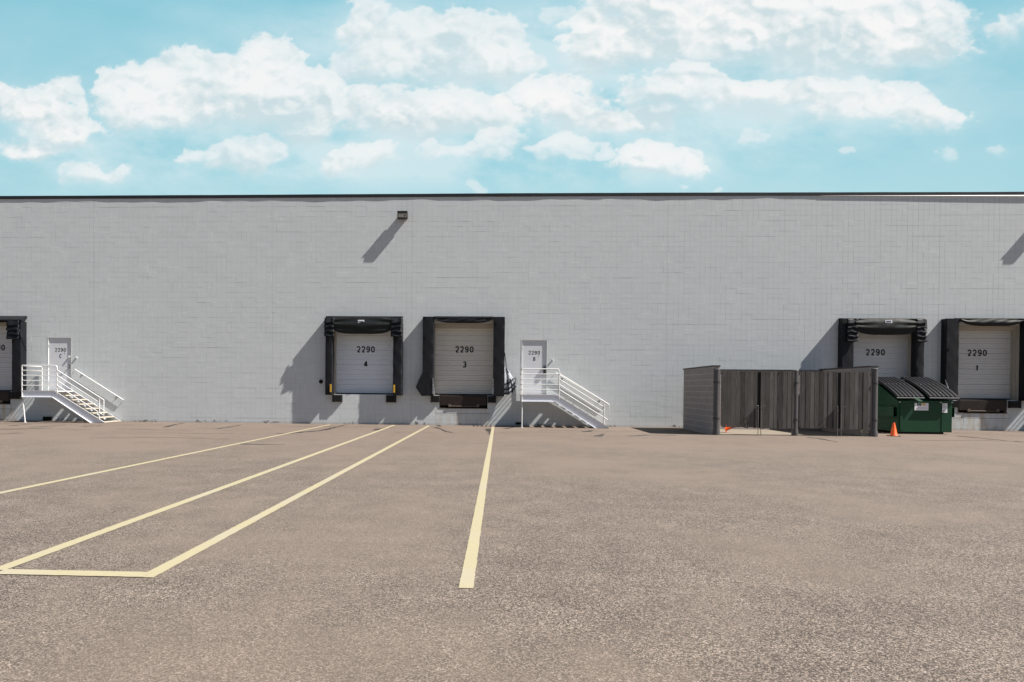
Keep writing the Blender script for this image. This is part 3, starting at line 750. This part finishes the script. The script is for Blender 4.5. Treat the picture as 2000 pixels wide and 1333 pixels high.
for v0 in (.62, .82, .97):
    MB().grid(lambda u, v: Vector(tf(u, v0 + (v - .5) * .05 - .10 * u)) + Vector((0, -.026, 0)), 12, 2).build("strap", 'vinyl', rf, solid=.006)
MB().tube([(.29, -.31, 2.9), (.33, -.28, 2.6), (.36, -.2, 2.3), (.46, -.18, 2.1)], .014, 6).build("strap", 'vinyl', rf)
for sx, x in ((1, -2.52), (-1, -.155)):
    mb = MB(); rr = random.Random(int(x * 10))
    for k in range(7):
        z = 1.24 + .09 * k; w = .09 - .011 * k + rr.uniform(-.02, .02)
        mb.add([(x - sx * .02, -.335, z), (x + sx * w, -.33, z + rr.uniform(-.02, .05)), (x - sx * .02, -.345, z + .10)], [(0, 1, 2)])
    mb.build("frayed_edge", 'silver', s3, solid=.006)
# bay two
s2 = thing("dock_seal", "black dock seal with pleated corners behind the wooden-gated enclosure", "dock seal", group="dock seals around the loading doors")
pad(s2, 13.27, 13.72, 1.17, 4.10, 21, .005); pad(s2, 16.06, 16.37, 1.17, 4.10, 22, .005)
head_box(s2, 13.28, 16.36, 4.08, ST - .01)
curtain(s2, 13.72, 16.10, 4.28, 3.66, .20, .345, .09, 23, nfold=2)
corner_flaps(s2, 13.42, 13.83, 4.28, 5, .20, 24); corner_flaps(s2, 16.02, 16.40, 4.28, 5, .20, 25)
t = MB().box(14.83, 15.09, -.425, -.417, 4.11, 4.22).build("maker_tag", 'tagwhite', s2)
MB().box(14.87, 15.04, -.430, -.4255, 4.145, 4.19).build("tag_print", 'tagblue', t)
# bay one
s1 = thing("dock_seal", "black dock seal around bay 1 with wide left pad and scalloped head flap", "dock seal", group="dock seals around the loading doors")
pad(s1, 17.18, 17.66, 1.17, 4.30, 31, .005); pad(s1, 20.12, 20.55, 1.17, 4.30, 32, .005)
head_box(s1, 17.66, 20.12, 4.20, ST + .01)
curtain(s1, 17.68, 20.10, 4.31, 4.02, .24, .30, .05, 33, 'canvas', 1)
MB().prism([(17.2, 1.95), (17.10, 1.7), (17.02, 1.45), (17.06, 1.25), (17.3, 1.2), (17.3, 1.9)], -.36, -.33).build("torn_flap", 'vinyl', s1)
lp = MB()
for k in range(4): lp.tube([(17.14 + .05 * k, -.36, 1.95 - .12 * k), (17.22 + .05 * k, -.40, 1.62 - .1 * k), (17.30 + .05 * k, -.38, 1.36 - .03 * k)], .006, 5)
lp.build("loose_cord", 'silver', s1)
# bay five, cut by the left edge of the picture
s5 = thing("dock_seal", "black dock seal at the far left edge beside door C", "dock seal", group="dock seals around the loading doors")
pad(s5, -19.70, -19.30, 1.17, 4.05, 41, .006); pad(s5, -22.45, -22.05, 1.17, 4.05, 42, .006)
hp = MB(); hp.prism([(0, 4.30), (-.34, 4.13), (-.36, 4.10), (-.30, 4.06), (0, 4.2)], -22.46, -19.28, 'x'); hp.build("head_pad", 'canvas', s5)
curtain(s5, -22.1, -19.62, 4.12, 4.0, .02, .30, .01, 43, 'canvas', 1)
corner_flaps(s5, -19.86, -19.36, 4.08, 4, .215, 44)
MB().tube([(-19.28, -.34, 3.42), (-19.27, -.18, 3.1), (-19.28, -.02, 2.86)], .011, 6).build("strap", 'vinyl', s5)

# ------------------------------------------------------------------ bumpers and levellers
def bumper(x0, x1, z0, z1, label):
    r = thing("dock_bumper", label, "dock bumper", ((x0 + x1) / 2, 0, z0), "rubber bumpers under the loading doors")
    w = (x1 - x0) / 2; h = z1 - z0
    m = MB(); nl = 9
    for k in range(nl):
        a = -w + .03 + (2 * w - .06) * k / nl; m.box(a, a + (2 * w - .06) / nl - .004, -.13 - .004 * (k % 3), -.012, .012, h - .012)
    m.build("rubber_pad", 'rubber', r)
    a = MB(); a.box(-w, -w + .026, -.10, -.002, 0, h); a.box(w - .026, w, -.10, -.002, 0, h); a.box(-w + .03, w - .03, -.011, -.002, .02, h - .02)
    a.build("end_bracket", 'coping', r)
bumper(-6.605, -6.205, .88, 1.18, "left rubber bumper under bay 4")
bumper(-4.43, -4.03, .88, 1.18, "right rubber bumper under bay 4")
bumper(-2.635, -2.30, .90, 1.18, "rubber bumper left of the brown leveller under bay 3")
bumper(-.36, -.03, .90, 1.18, "rubber bumper right of the brown leveller under bay 3")
bumper(17.56, 17.84, .88, 1.16, "rubber bumper left of the leveller under bay 1, half behind the green dumpster")
bumper(19.73, 20.17, .88, 1.17, "rubber bumper right of the leveller under bay 1")
bumper(-19.95, -19.44, .88, 1.18, "rubber bumper at the far left beside the foot of the door C landing")
def leveller(key, label, z0=.69):
    a, b = pits[key]
    r = thing("dock_leveller", label, "dock leveller", ((a + b) / 2, 0, z0), "dock levellers under the loading doors"); w = (b - a) / 2; h = DZ0 - z0
    MB().box(-w + .01, w - .01, .16, .185, .0, h - .03).build("pit_plate", 'dark', r)
    m = MB(); m.prism([(-.02, h - .035), (-.02, h - .005), (.15, h - .005), (.15, h - .035)], -w + .02, w - .02, 'x')
    m.prism([(-.055, h - .04), (-.035, h - .035), (-.005, .12), (-.03, .10)], -w + .03, w - .04, 'x'); m.build("lip_plate", 'rust', r)
    k = MB()
    for x in (-w * .58, w * .60): k.box(x - .05, x + .05, -.05, .0, .045, .15)
    k.tube([(-w * .58, -.03, .07), (w * .6, -.03, .07)], .017, 8); k.build("lip_keeper", 'ruststeel', r)
    e = MB(); e.box(-w - .02, w + .02, -.012, .16, -.03, .0); e.box(-w - .01, -w + .015, -.012, .02, .0, h); e.build("pit_edge", 'ruststeel', r)
leveller('three', "rusty brown dock leveller under bay 3 between its bumpers")
leveller('one', "rusty dock leveller under bay 1, right of the green dumpster")
leveller('five', "rusty dock leveller at the far left edge under the cut-off bay")

# ------------------------------------------------------------------ steel stairs
def make_stairs(label, slant=0.0):
    g = "white steel stairs up to the entrance doors"
    r = thing("steel_stairs", label, "stairs", (0, 0, 0), g)
    Y0, Y1 = -1.22, -.06; T = .0205
    MB().box(.03, 1.36, Y0 + .03, Y1 - .0, 1.205, 1.245).build("landing", 'deck', r)
    web = [(0, 1.245), (1.325, 1.245), (3.32, .035), (3.32, .004), (2.79, .004), (1.26, 1.0), (0, 1.0)]
    for y, s in ((Y0, -1), (Y1, 1)):
        m = MB(); m.prism(web, y, y + .012)
        st = m.build("stringer", 'grayblue', r)
        fl = MB(); e = .060 if s < 0 else .04
        ya, yb = (y - e, y - .0005) if s < 0 else (y - .03, y - .0005)
        fl.prism([(0, .99), (0, .9995), (1.262, .9995), (1.257, .99)], ya, yb)
        fl.prism([(1.257, .989), (1.264, .9995), (2.81, .004), (2.788, .004)], ya, yb)
        if s < 0: ya = y - .036
        fl.prism([(0, 1.246), (0, 1.256), (1.33, 1.256), (1.325, 1.246)], ya, yb)
        fl.prism([(1.326, 1.246), (1.333, 1.256), (3.345, .036), (3.33, .026)], ya, yb)
        fl.build("flange", 'white', st)
    for k in range(7):
        x = 1.42 + .273 * k; z = 1.085 - .172 * k
        MB().box(x, x + .285, Y0 + .015, Y1 - .002, z - .038, z).build("tread", 'tread', r, bevel=.004)
    for (x, y) in ((.03, Y0 + .0),):
        MB().tube([(x + slant, y, 0), (x + slant, y, .012)], .06, 12).tube([(x + slant, y, 0), (x, y, .99)], .024, 10).build("leg", 'white', r, smooth=True)
    yf = Y0 - .018
    zs = [2.235, 2.04, 1.845, 1.645, 1.45]
    f = MB(); f.tube(bend((.02, yf, zs[0]), (1.43, yf, zs[0]), (1.43, yf, 1.10), .09), T)
    for z in zs[1:]: f.tube([(.02, yf, z), (1.43, yf, z)], T * .8)
    f.tube([(.02, yf, 1.0), (.02, yf, zs[0] + .012)], T)
    f.build("landing_rail", 'white', r, smooth=True)
    q = MB(); sl = -.615
    Z = lambda z0, x: z0 + sl * (x - 1.43)
    st0 = [2.06, 1.85, 1.65, 1.455]
    q.tube([(1.43, yf, st0[0]), (3.31, yf, Z(st0[0], 3.31)), (3.31, yf, Z(st0[3], 3.31)), (1.43, yf, st0[3])], T)
    for z0 in st0[1:3]: q.tube([(1.43, yf, z0), (3.13, yf, Z(z0, 3.13))], T * .8)
    q.tube([(3.13, yf, Z(st0[0], 3.13)), (3.13, yf, .13)], T)
    q.build("stair_rail", 'white', r, smooth=True)
    l = MB(); l.tube(bend((.02, yf + .03, zs[0] - .012), (.02, Y1, zs[0] - .012), (.02, Y1, 1.2), .09), T)
    for z in zs[1:]: l.tube([(.02, yf + .02, z), (.02, Y1, z)], T * .8)
    l.build("end_rail", 'white', r, smooth=True)
    return r
sb = make_stairs("white steel stairs with rails below door B, right of bay 3"); sb.location = (.925, 0, 0)
sc_ = make_stairs("white steel stairs with rust-stained treads below door C at the left", .105); sc_.location = (-18.625, 0, 0)
sa = copy_tree(sb); sa.location = (21.12, 0, 0); sa['label'] = "white steel stairs beyond bay 1 whose rails cast striped shadow"
def make_rail(label, loc):
    r = thing("handrail", label, "handrail", loc, "sloping handrails on the wall beside the stairs")
    a, b = Vector((0, -.075, 2.125)), Vector((2.01, -.075, .905))
    d = (b - a).normalized(); m = MB(); m.tube([a + Vector((0, .05, -.01)), a, b, b + Vector((0, .05, -.01))], .0205)
    m.build("rail", 'white', r, smooth=True)
    for t in (.13, .86):
        p = a.lerp(b, t); k = MB(); k.tube([p, p + Vector((0, .0, -.06)), (p.x, -.012, p.z - .07)], .009, 8); k.tube([(p.x, -.014, p.z - .07), (p.x, -.002, p.z - .07)], .04, 14)
        k.build("bracket", 'metal', r, smooth=True)
    return r
h1 = make_rail("white wall handrail left of the middle, behind the stairs at door B", (2.32, 0, 0)); h1['label'] = "white wall handrail behind the stairs at door B"
h2 = copy_tree(h1); h2.location = (-17.225, 0, 0); h2['label'] = "white wall handrail above the stairs at door C, reaching past their foot"
h3 = copy_tree(h1); h3.location = (22.5, 0, 0); h3['label'] = "white wall handrail on the far right beyond bay 1"

# ------------------------------------------------------------------ wall lights and small wall fittings
def make_light(label, loc):
    r = thing("wall_light", label, "wall light", loc, "bronze shoebox lights high on the wall")
    MB().box(-.13, .15, -.12, -.002, .03, .25).build("arm", 'lampbody', r)
    b = MB(); b.prism([(-.121, .0), (-.31, .0), (-.29, .285), (-.121, .285)], -.2, .2, 'x'); b.build("housing", 'lampbody', r, bevel=.012)
    def q(x, z, d=0): return (x, -.31 + .02 * z / .285 - d, z)
    l = MB(); l.add([q(-.165, .04, .012), q(.165, .04, .012), q(.165, .225, .012), q(-.165, .225, .012), q(-.165, .04, -.002), q(.165, .04, -.002), q(.165, .225, -.002), q(-.165, .225, -.002)],
          [(0, 1, 2, 3), (0, 4, 5, 1), (1, 5, 6, 2), (2, 6, 7, 3), (3, 7, 4, 0)]); l.build("lens", 'lamp', r)
    v = MB(); v.box(-.205, .205, -.325, -.29, .268, .292); v.build("visor", 'lampbody', r)
    MB().box(.105, .125, -.325, -.30, .10, .16).build("latch", 'dark', r)
    return r
l1 = make_light("bronze wall light high above bays 4 and 3", (-3.80, 0, 8.175))
l2 = copy_tree(l1); l2.location = (21.03, 0, 8.10); l2['label'] = "bronze wall light beyond the right edge, seen by its shadow"
def bell(x, z, label):
    r = thing("entry_bell", label, "door bell", (x, 0, z), "small fittings beside the entrance doors")
    MB().box(-.028, .028, -.045, -.002, -.03, .03).build("housing", 'white', r, bevel=.005)
    MB().tube([(0, -.045, 0), (0, -.052, 0)], .01).build("button", 'metal', r)
bell(-17.19, 2.61, "small white fitting on the wall right of door C")
bell(2.20, 2.63, "small white fitting on the wall right of door B")
pc = thing("pipe_end", "dark round pipe end in the wall left of bay 4", "pipe", (-7.087, 0, 1.70))
MB().tube([(0, -.002, 0), (0, -.02, 0)], .085, 20).build("flange", 'ruststeel', pc, smooth=True)
MB().tube([(0, -.02, 0), (0, -.07, 0)], .062, 20).build("pipe", 'dark', pc, smooth=True)
def scupper(x0, x1, z0, z1, label):
    r = thing("wall_drain", label, "drain", ((x0 + x1) / 2, 0, z0), "dark drains at the foot of the wall"); w = (x1 - x0) / 2; h = z1 - z0
    m = MB(); m.box(-w, w, -.05, -.002, 0, .015).box(-w, w, -.05, -.002, h - .015, h).box(-w, -w + .015, -.05, -.002, .015, h - .015).box(w - .015, w, -.05, -.002, .015, h - .015)
    m.build("frame", 'coping', r); MB().box(-w + .016, w - .016, -.03, -.002, .016, h - .016).build("grille", 'dark', r)
scupper(-18.58, -18.21, .012, .18, "dark drain under the landing of door C")
scupper(.755, 1.03, .055, .15, "dark drain beside the leg of the door B landing")

# ------------------------------------------------------------------ enclosure with wooden gates
en = thing("trash_enclosure", "brown block trash enclosure with grey weathered wooden gates", "enclosure", (7.0, -4.4, 0)); EO = Vector((7.0, -4.4, 0))
def L(mb): mb.v = [(v[0] - EO.x, v[1] - EO.y, v[2]) for v in mb.v]; return mb
def cmu(x0, x1, y0, y1, z1):
    w = L(MB().box(x0, x1, y0, y1, 0, z1)).build("block_wall", 'cmu', en); return w
w1 = cmu(7.13, 7.33, -4.36, -.80, 2.25)
L(MB().box(7.10, 7.36, -4.39, -.78, 2.252, 2.30)).build("cap", 'cap', w1)
w2 = cmu(12.22, 12.42, -4.36, -.80, 2.27)
L(MB().box(12.19, 12.45, -4.39, -.78, 2.272, 2.32)).build("cap", 'cap', w2)
w3 = cmu(7.333, 12.217, -1.0, -.80, 2.23)
L(MB().box(7.363, 12.187, -1.03, -.77, 2.232, 2.275)).build("cap", 'cap', w3)
def post(x, h, r=.095):
    m = MB(); m.lathe([(r * 1.25, 0), (r * 1.22, .10), (r * 1.02, .22), (r, .24), (r, h - .06), (r * 1.06, h - .06), (r * 1.06, h - .025), (r * .9, h - .008), (r * .5, h)], x, -4.365, 24)
    p = L(m).build("gate_post", 'pvc', en, smooth=True)
    for z in (.52, 1.72):
        L(MB().lathe([(r + .001, z), (r + .014, z + .002), (r + .014, z + .055), (r + .001, z + .057)], x, -4.365, 20)).build("hinge_band", 'cap', p, smooth=True)
post(7.255, 2.19); post(9.80, 2.17, .09); post(12.325, 2.24, .105)
rg = random.Random(21)
def gate(x0, x1, z0, z1, free, skew):
    """free = +1 when the free edge is on the right; boards are one mesh, steel work separate"""
    m = MB(); x = x0; hinge = x0 if free > 0 else x1
    def Y(x, y): return y - skew * abs(x - hinge)
    while x < x1 - .02:
        w = min(.144, x1 - x) - .011; yo = rg.uniform(-.007, .007); tz = rg.uniform(-.012, .012); bz = rg.uniform(-.015, .015)
        a, b = x + .001, x + w
        yl = -4.445 + yo; y2 = yl + rg.uniform(-.006, .006)
        vs = [(a, Y(a, yl), z0 + bz), (b, Y(b, y2), z0 + bz), (b, Y(b, y2) + .028, z0 + bz), (a, Y(a, yl) + .028, z0 + bz)]
        vs += [(v[0], v[1], z1 + tz) for v in vs]
        m.add(vs, [(0, 3, 2, 1), (4, 5, 6, 7), (0, 1, 5, 4), (1, 2, 6, 5), (2, 3, 7, 6), (3, 0, 4, 7)])
        x += .144
    g = L(m).build("gate", 'wood', en)
    f = MB()
    for z in (z0 + .12, (z0 + z1) / 2, z1 - .12): f.add([(x0, Y(x0, -4.415), z), (x1, Y(x1, -4.415), z), (x1, Y(x1, -4.365), z), (x0, Y(x0, -4.365), z), (x0, Y(x0, -4.415), z + .05), (x1, Y(x1, -4.415), z + .05), (x1, Y(x1, -4.365), z + .05), (x0, Y(x0, -4.365), z + .05)], [(0, 3, 2, 1), (4, 5, 6, 7), (0, 1, 5, 4), (1, 2, 6, 5), (2, 3, 7, 6), (3, 0, 4, 7)])
    L(f).build("gate_frame", 'gatesteel', g)
    hx = hinge + (-.02 if free > 0 else .02)
    L(MB().box(hx - .012, hx + .012, -4.44, -4.39, z0 + .05, z1 - .03)).build("hinge_stile", 'gatesteel', g)
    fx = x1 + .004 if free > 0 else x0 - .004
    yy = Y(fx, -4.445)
    L(MB().box(fx - .006 if free > 0 else fx - .064, fx + .012 if free > 0 else fx + .006, yy + .03, yy + .075, z0 + .02, z1 - .02)).build("gap_shade_stile", 'gapshade', g)  # free-edge stile, black and widened to stand in for shade in the gap
    rx = fx
    rod = MB(); rod.tube([(rx, yy - .055, .006), (rx, yy - .055, .98)], .011, 8)
    rod.tube([(rx, yy - .055, .98), (rx - free * .09, yy - .16, .985)], .010, 8)
    L(rod).build("drop_rod", 'gatesteel', g, smooth=True)
    if free > 0:
        L(MB().box(rx - .02, rx - .012, yy - .050, yy - .012, z0 + .03, .97)).build("rod_guide", 'gatesteel', g)
        L(MB().tube([(rx - .02, yy - .04, .80), (rx - .03, yy - .13, .83)], .012, 6)).build("latch", 'gatesteel', g)
    else:
        L(MB().box(rx - .01, rx + .16, yy - .03, yy - .018, .965, .978)).build("latch", 'gatesteel', g)
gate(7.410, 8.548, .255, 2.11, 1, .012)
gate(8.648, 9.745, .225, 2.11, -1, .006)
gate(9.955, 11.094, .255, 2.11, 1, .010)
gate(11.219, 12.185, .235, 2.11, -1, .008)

# ------------------------------------------------------------------ green dumpster
du = thing("dumpster", "green steel dumpster with two ribbed black lids, right of the enclosure", "dumpster", (14.94, -2.74, 0)); DO = Vector((14.94, -2.74, 0))
def Ld(mb): mb.v = [(v[0] - DO.x, v[1] - DO.y, v[2]) for v in mb.v]; return mb
DX0, DX1, DF, DB = 14.01, 15.87, -2.74, -1.15
side = [(DF, .07), (DB, .07), (DB, 1.90), (DF, 1.165)]
body = MB(); body.prism(side, DX0, DX1, 'x')
bd = Ld(body).build("body", 'green', du, bevel=.012)
Ld(MB().box(DX0 - .03, DX1 + .03, DF - .035, DF - .001, 1.09, 1.165)).build("top_rim", 'green', bd, bevel=.008)
gs = MB()
gs.box(DX0 + .08, DX0 + .17, DF - .03, DF - .001, .16, 1.08)
gs.box(DX1 - .36, DX1 - .345, DF - .012, DF - .001, .08, 1.08)
Ld(gs).build("stiffener", 'green', bd, bevel=.006)
for y in (DF + .02, DB - .2): Ld(MB().box(DX0 + .02, DX1 - .27, y, y + .08, 0, .068)).build("skid", 'dark', du)
for x0, x1 in ((DX0 - .135, DX0 - .002), (DX1 + .002, DX1 + .095)):
    z0, z1 = .60, .945; s = MB(); w = .012
    s.box(x0, x1, DF + .02, DB - .15, z0, z0 + w).box(x0, x1, DF + .02, DB - .15, z1 - w, z1)
    e = x0 if x0 < DX0 else x1 - w
    s.box(e, e + w, DF + .02, DB - .15, z0 + w, z1 - w)
    sl_ = Ld(s).build("fork_sleeve", 'green', du)
    Ld(MB().box(x0 + .013, x1 - .013, DB - .3, DB - .29, z0 + .013, z1 - .013)).build("sleeve_back", 'dark', sl_)
def lid(x0, x1, z_off):
    ny = 22; nrib = 7; prof = []
    for j in range(ny + 1):
        t = j / ny; y = DB + .02 + (DF - .13 - DB - .02) * t
        z = 1.985 - .47 * t - .24 * t ** 2.6 + z_off
        prof.append((y, z))
    us = []; w = x1 - x0; per = w / nrib
    for k in range(nrib):
        a = x0 + per * k
        us += [(a, 0), (a + per * .16, 0), (a + per * .26, 1), (a + per * .86, 1), (a + per * .97, 0)]
    us.append((x1, 0))
    m = MB(); fs = []
    for (y, z) in prof:
        for x, h in us: m.v.append((x, y - .0 * h, z + h * .042))
    W = len(us)
    for j in range(ny):
        for i in range(W - 1): m.f.append((j * W + i, j * W + i + 1, (j + 1) * W + i + 1, (j + 1) * W + i))
    l = Ld(m).build("lid", 'lid', du, smooth=False, solid=.012)
    for k in range(nrib):
        g = MB(); a = x0 + per * k - per * .02
        for j in range(ny):
            y0, z0 = prof[j]; y1, z1 = prof[j + 1]
            g.add([(a - per * .06, y0, z0 + .010), (a + per * .30, y0, z0 + .012), (a + per * .30, y1, z1 + .010), (a - per * .06, y1, z1 + .010)], [(0, 1, 2, 3)])
        Ld(g).build("lid_groove", 'liddark', l)
    y, z = prof[-1]
    Ld(MB().box(x0, x1, y - .014, y + .004, z - .022, z + .012)).build("lid_lip", 'metal', l, bevel=.004)
    yb, zb = prof[11]
    rv = MB()
    for k in range(nrib - 1):
        cx = x0 + per * (k + .56); rv.lathe([(.016, zb + .042), (.013, zb + .058), (.004, zb + .062)], cx, yb, 8)
    Ld(rv).build("rivet", 'metal', l)
lid(DX0 - .10, DX0 + .83, 0); lid(DX0 + 1.0, DX1 + .15, .004)
Ld(MB().tube([(DX0, DB + .03, 1.96), (DX1, DB + .03, 1.96)], .022, 10)).build("hinge_bar", 'green', du, smooth=True)
lb = MB().box(14.585, 15.055, DF - .012, DF - .002, .83, 1.115); lb = Ld(lb).build("front_label", 'tagwhite', du)
lettering(mb := MB(), 'W', 14.735, 1.0, .085, .12, .15, .034, 0); mb.v = [(v[0], v[1] + DF - .0125, v[2]) for v in mb.v]; Ld(mb).build("logo", 'dkgreen', lb)
lettering(mb := MB(), 'M', 14.885, 1.0, .085, .12, .15, .034, 0); mb.v = [(v[0], v[1] + DF - .0125, v[2]) for v in mb.v]; Ld(mb).build("logo", 'gold', lb)
pr = MB(); rr = random.Random(3)
x = 14.65
while x < 14.99: w = rr.uniform(.012, .035); pr.box(x, x + w, DF - .015, DF - .0122, .905, .922); x += w + .01
Ld(pr).build("print", 'greytext', lb)
rl = Ld(MB().box(15.515, 15.70, DF - .010, DF - .002, .755, 1.145)).build("side_label", 'tagwhite', du)
pr = MB()
for k in range(8):
    z = 1.115 - .028 * k; pr.box(15.535, 15.535 + rr.uniform(.08, .14), DF - .013, DF - .0102, z, z + .011)
pr.box(15.55, 15.60, DF - .013, DF - .0102, .79, .85); Ld(pr).build("print", 'greytext', rl)
sl2 = Ld(MB().box(DX0 - .008, DX0 - .001, -2.32, -1.75, .72, .83)).build("side_label", 'tagwhite', du)
pr = MB(); y = -2.29
while y < -1.8: w = rr.uniform(.02, .04); pr.box(DX0 - .0115, DX0 - .0082, y, y + w, .75, .80); y += w + .02
Ld(pr).build("print", 'redtext', sl2)
for x in (14.06, 15.45, 15.83): Ld(MB().box(x - .03, x + .03, DF - .05, DF - .036, 1.095, 1.135)).build("bracket", 'metal', du, bevel=.004)

# ------------------------------------------------------------------ cones, litter
def cone(label, h=.45):
    r = thing("traffic_cone", label, "traffic cone", (0, 0, 0), "orange traffic cones")
    m = MB(); m.lathe([(.125, .02), (.118, .035), (.105, .05), (.028, h - .02), (.022, h)], 0, 0, 24); m.build("cone_body", 'orange', r, smooth=True)
    b = MB(); b.box(-.155, .155, -.155, .155, 0, .019); b.build("base", 'rubber', r, bevel=.006)
    return r
c1 = cone("upright orange traffic cone at the left front of the green dumpster"); c1.location = (13.17, -4.02, .0)
c2 = copy_tree(c1); c2['label'] = "orange traffic cone lying on its side under the leftmost wooden gate"
c2.rotation_euler = (0, R(76), R(-20)); c2.location = (7.93, -3.15, .165)
for ch in c2.children:
    if ch.name.startswith('base'): ch.data = ch.data.copy(); ch.data.materials[0] = M['orange']
lt = MB(); rr = random.Random(9)
for k in range(14):
    p = Vector((rr.uniform(-.09, .09), rr.uniform(-.06, .06), rr.uniform(.01, .30))); a = [p + Vector((rr.uniform(-.07, .07), rr.uniform(-.04, .04), rr.uniform(-.06, .06))) for _ in range(3)]
    lt.add([(v.x, v.y, max(.006, v.z)) for v in a], [(0, 1, 2)])
tag(lt.build("litter", 'litter', loc=(12.06, -4.25, .004), solid=.004), "pale crumpled litter below the rightmost wooden gate", "litter")
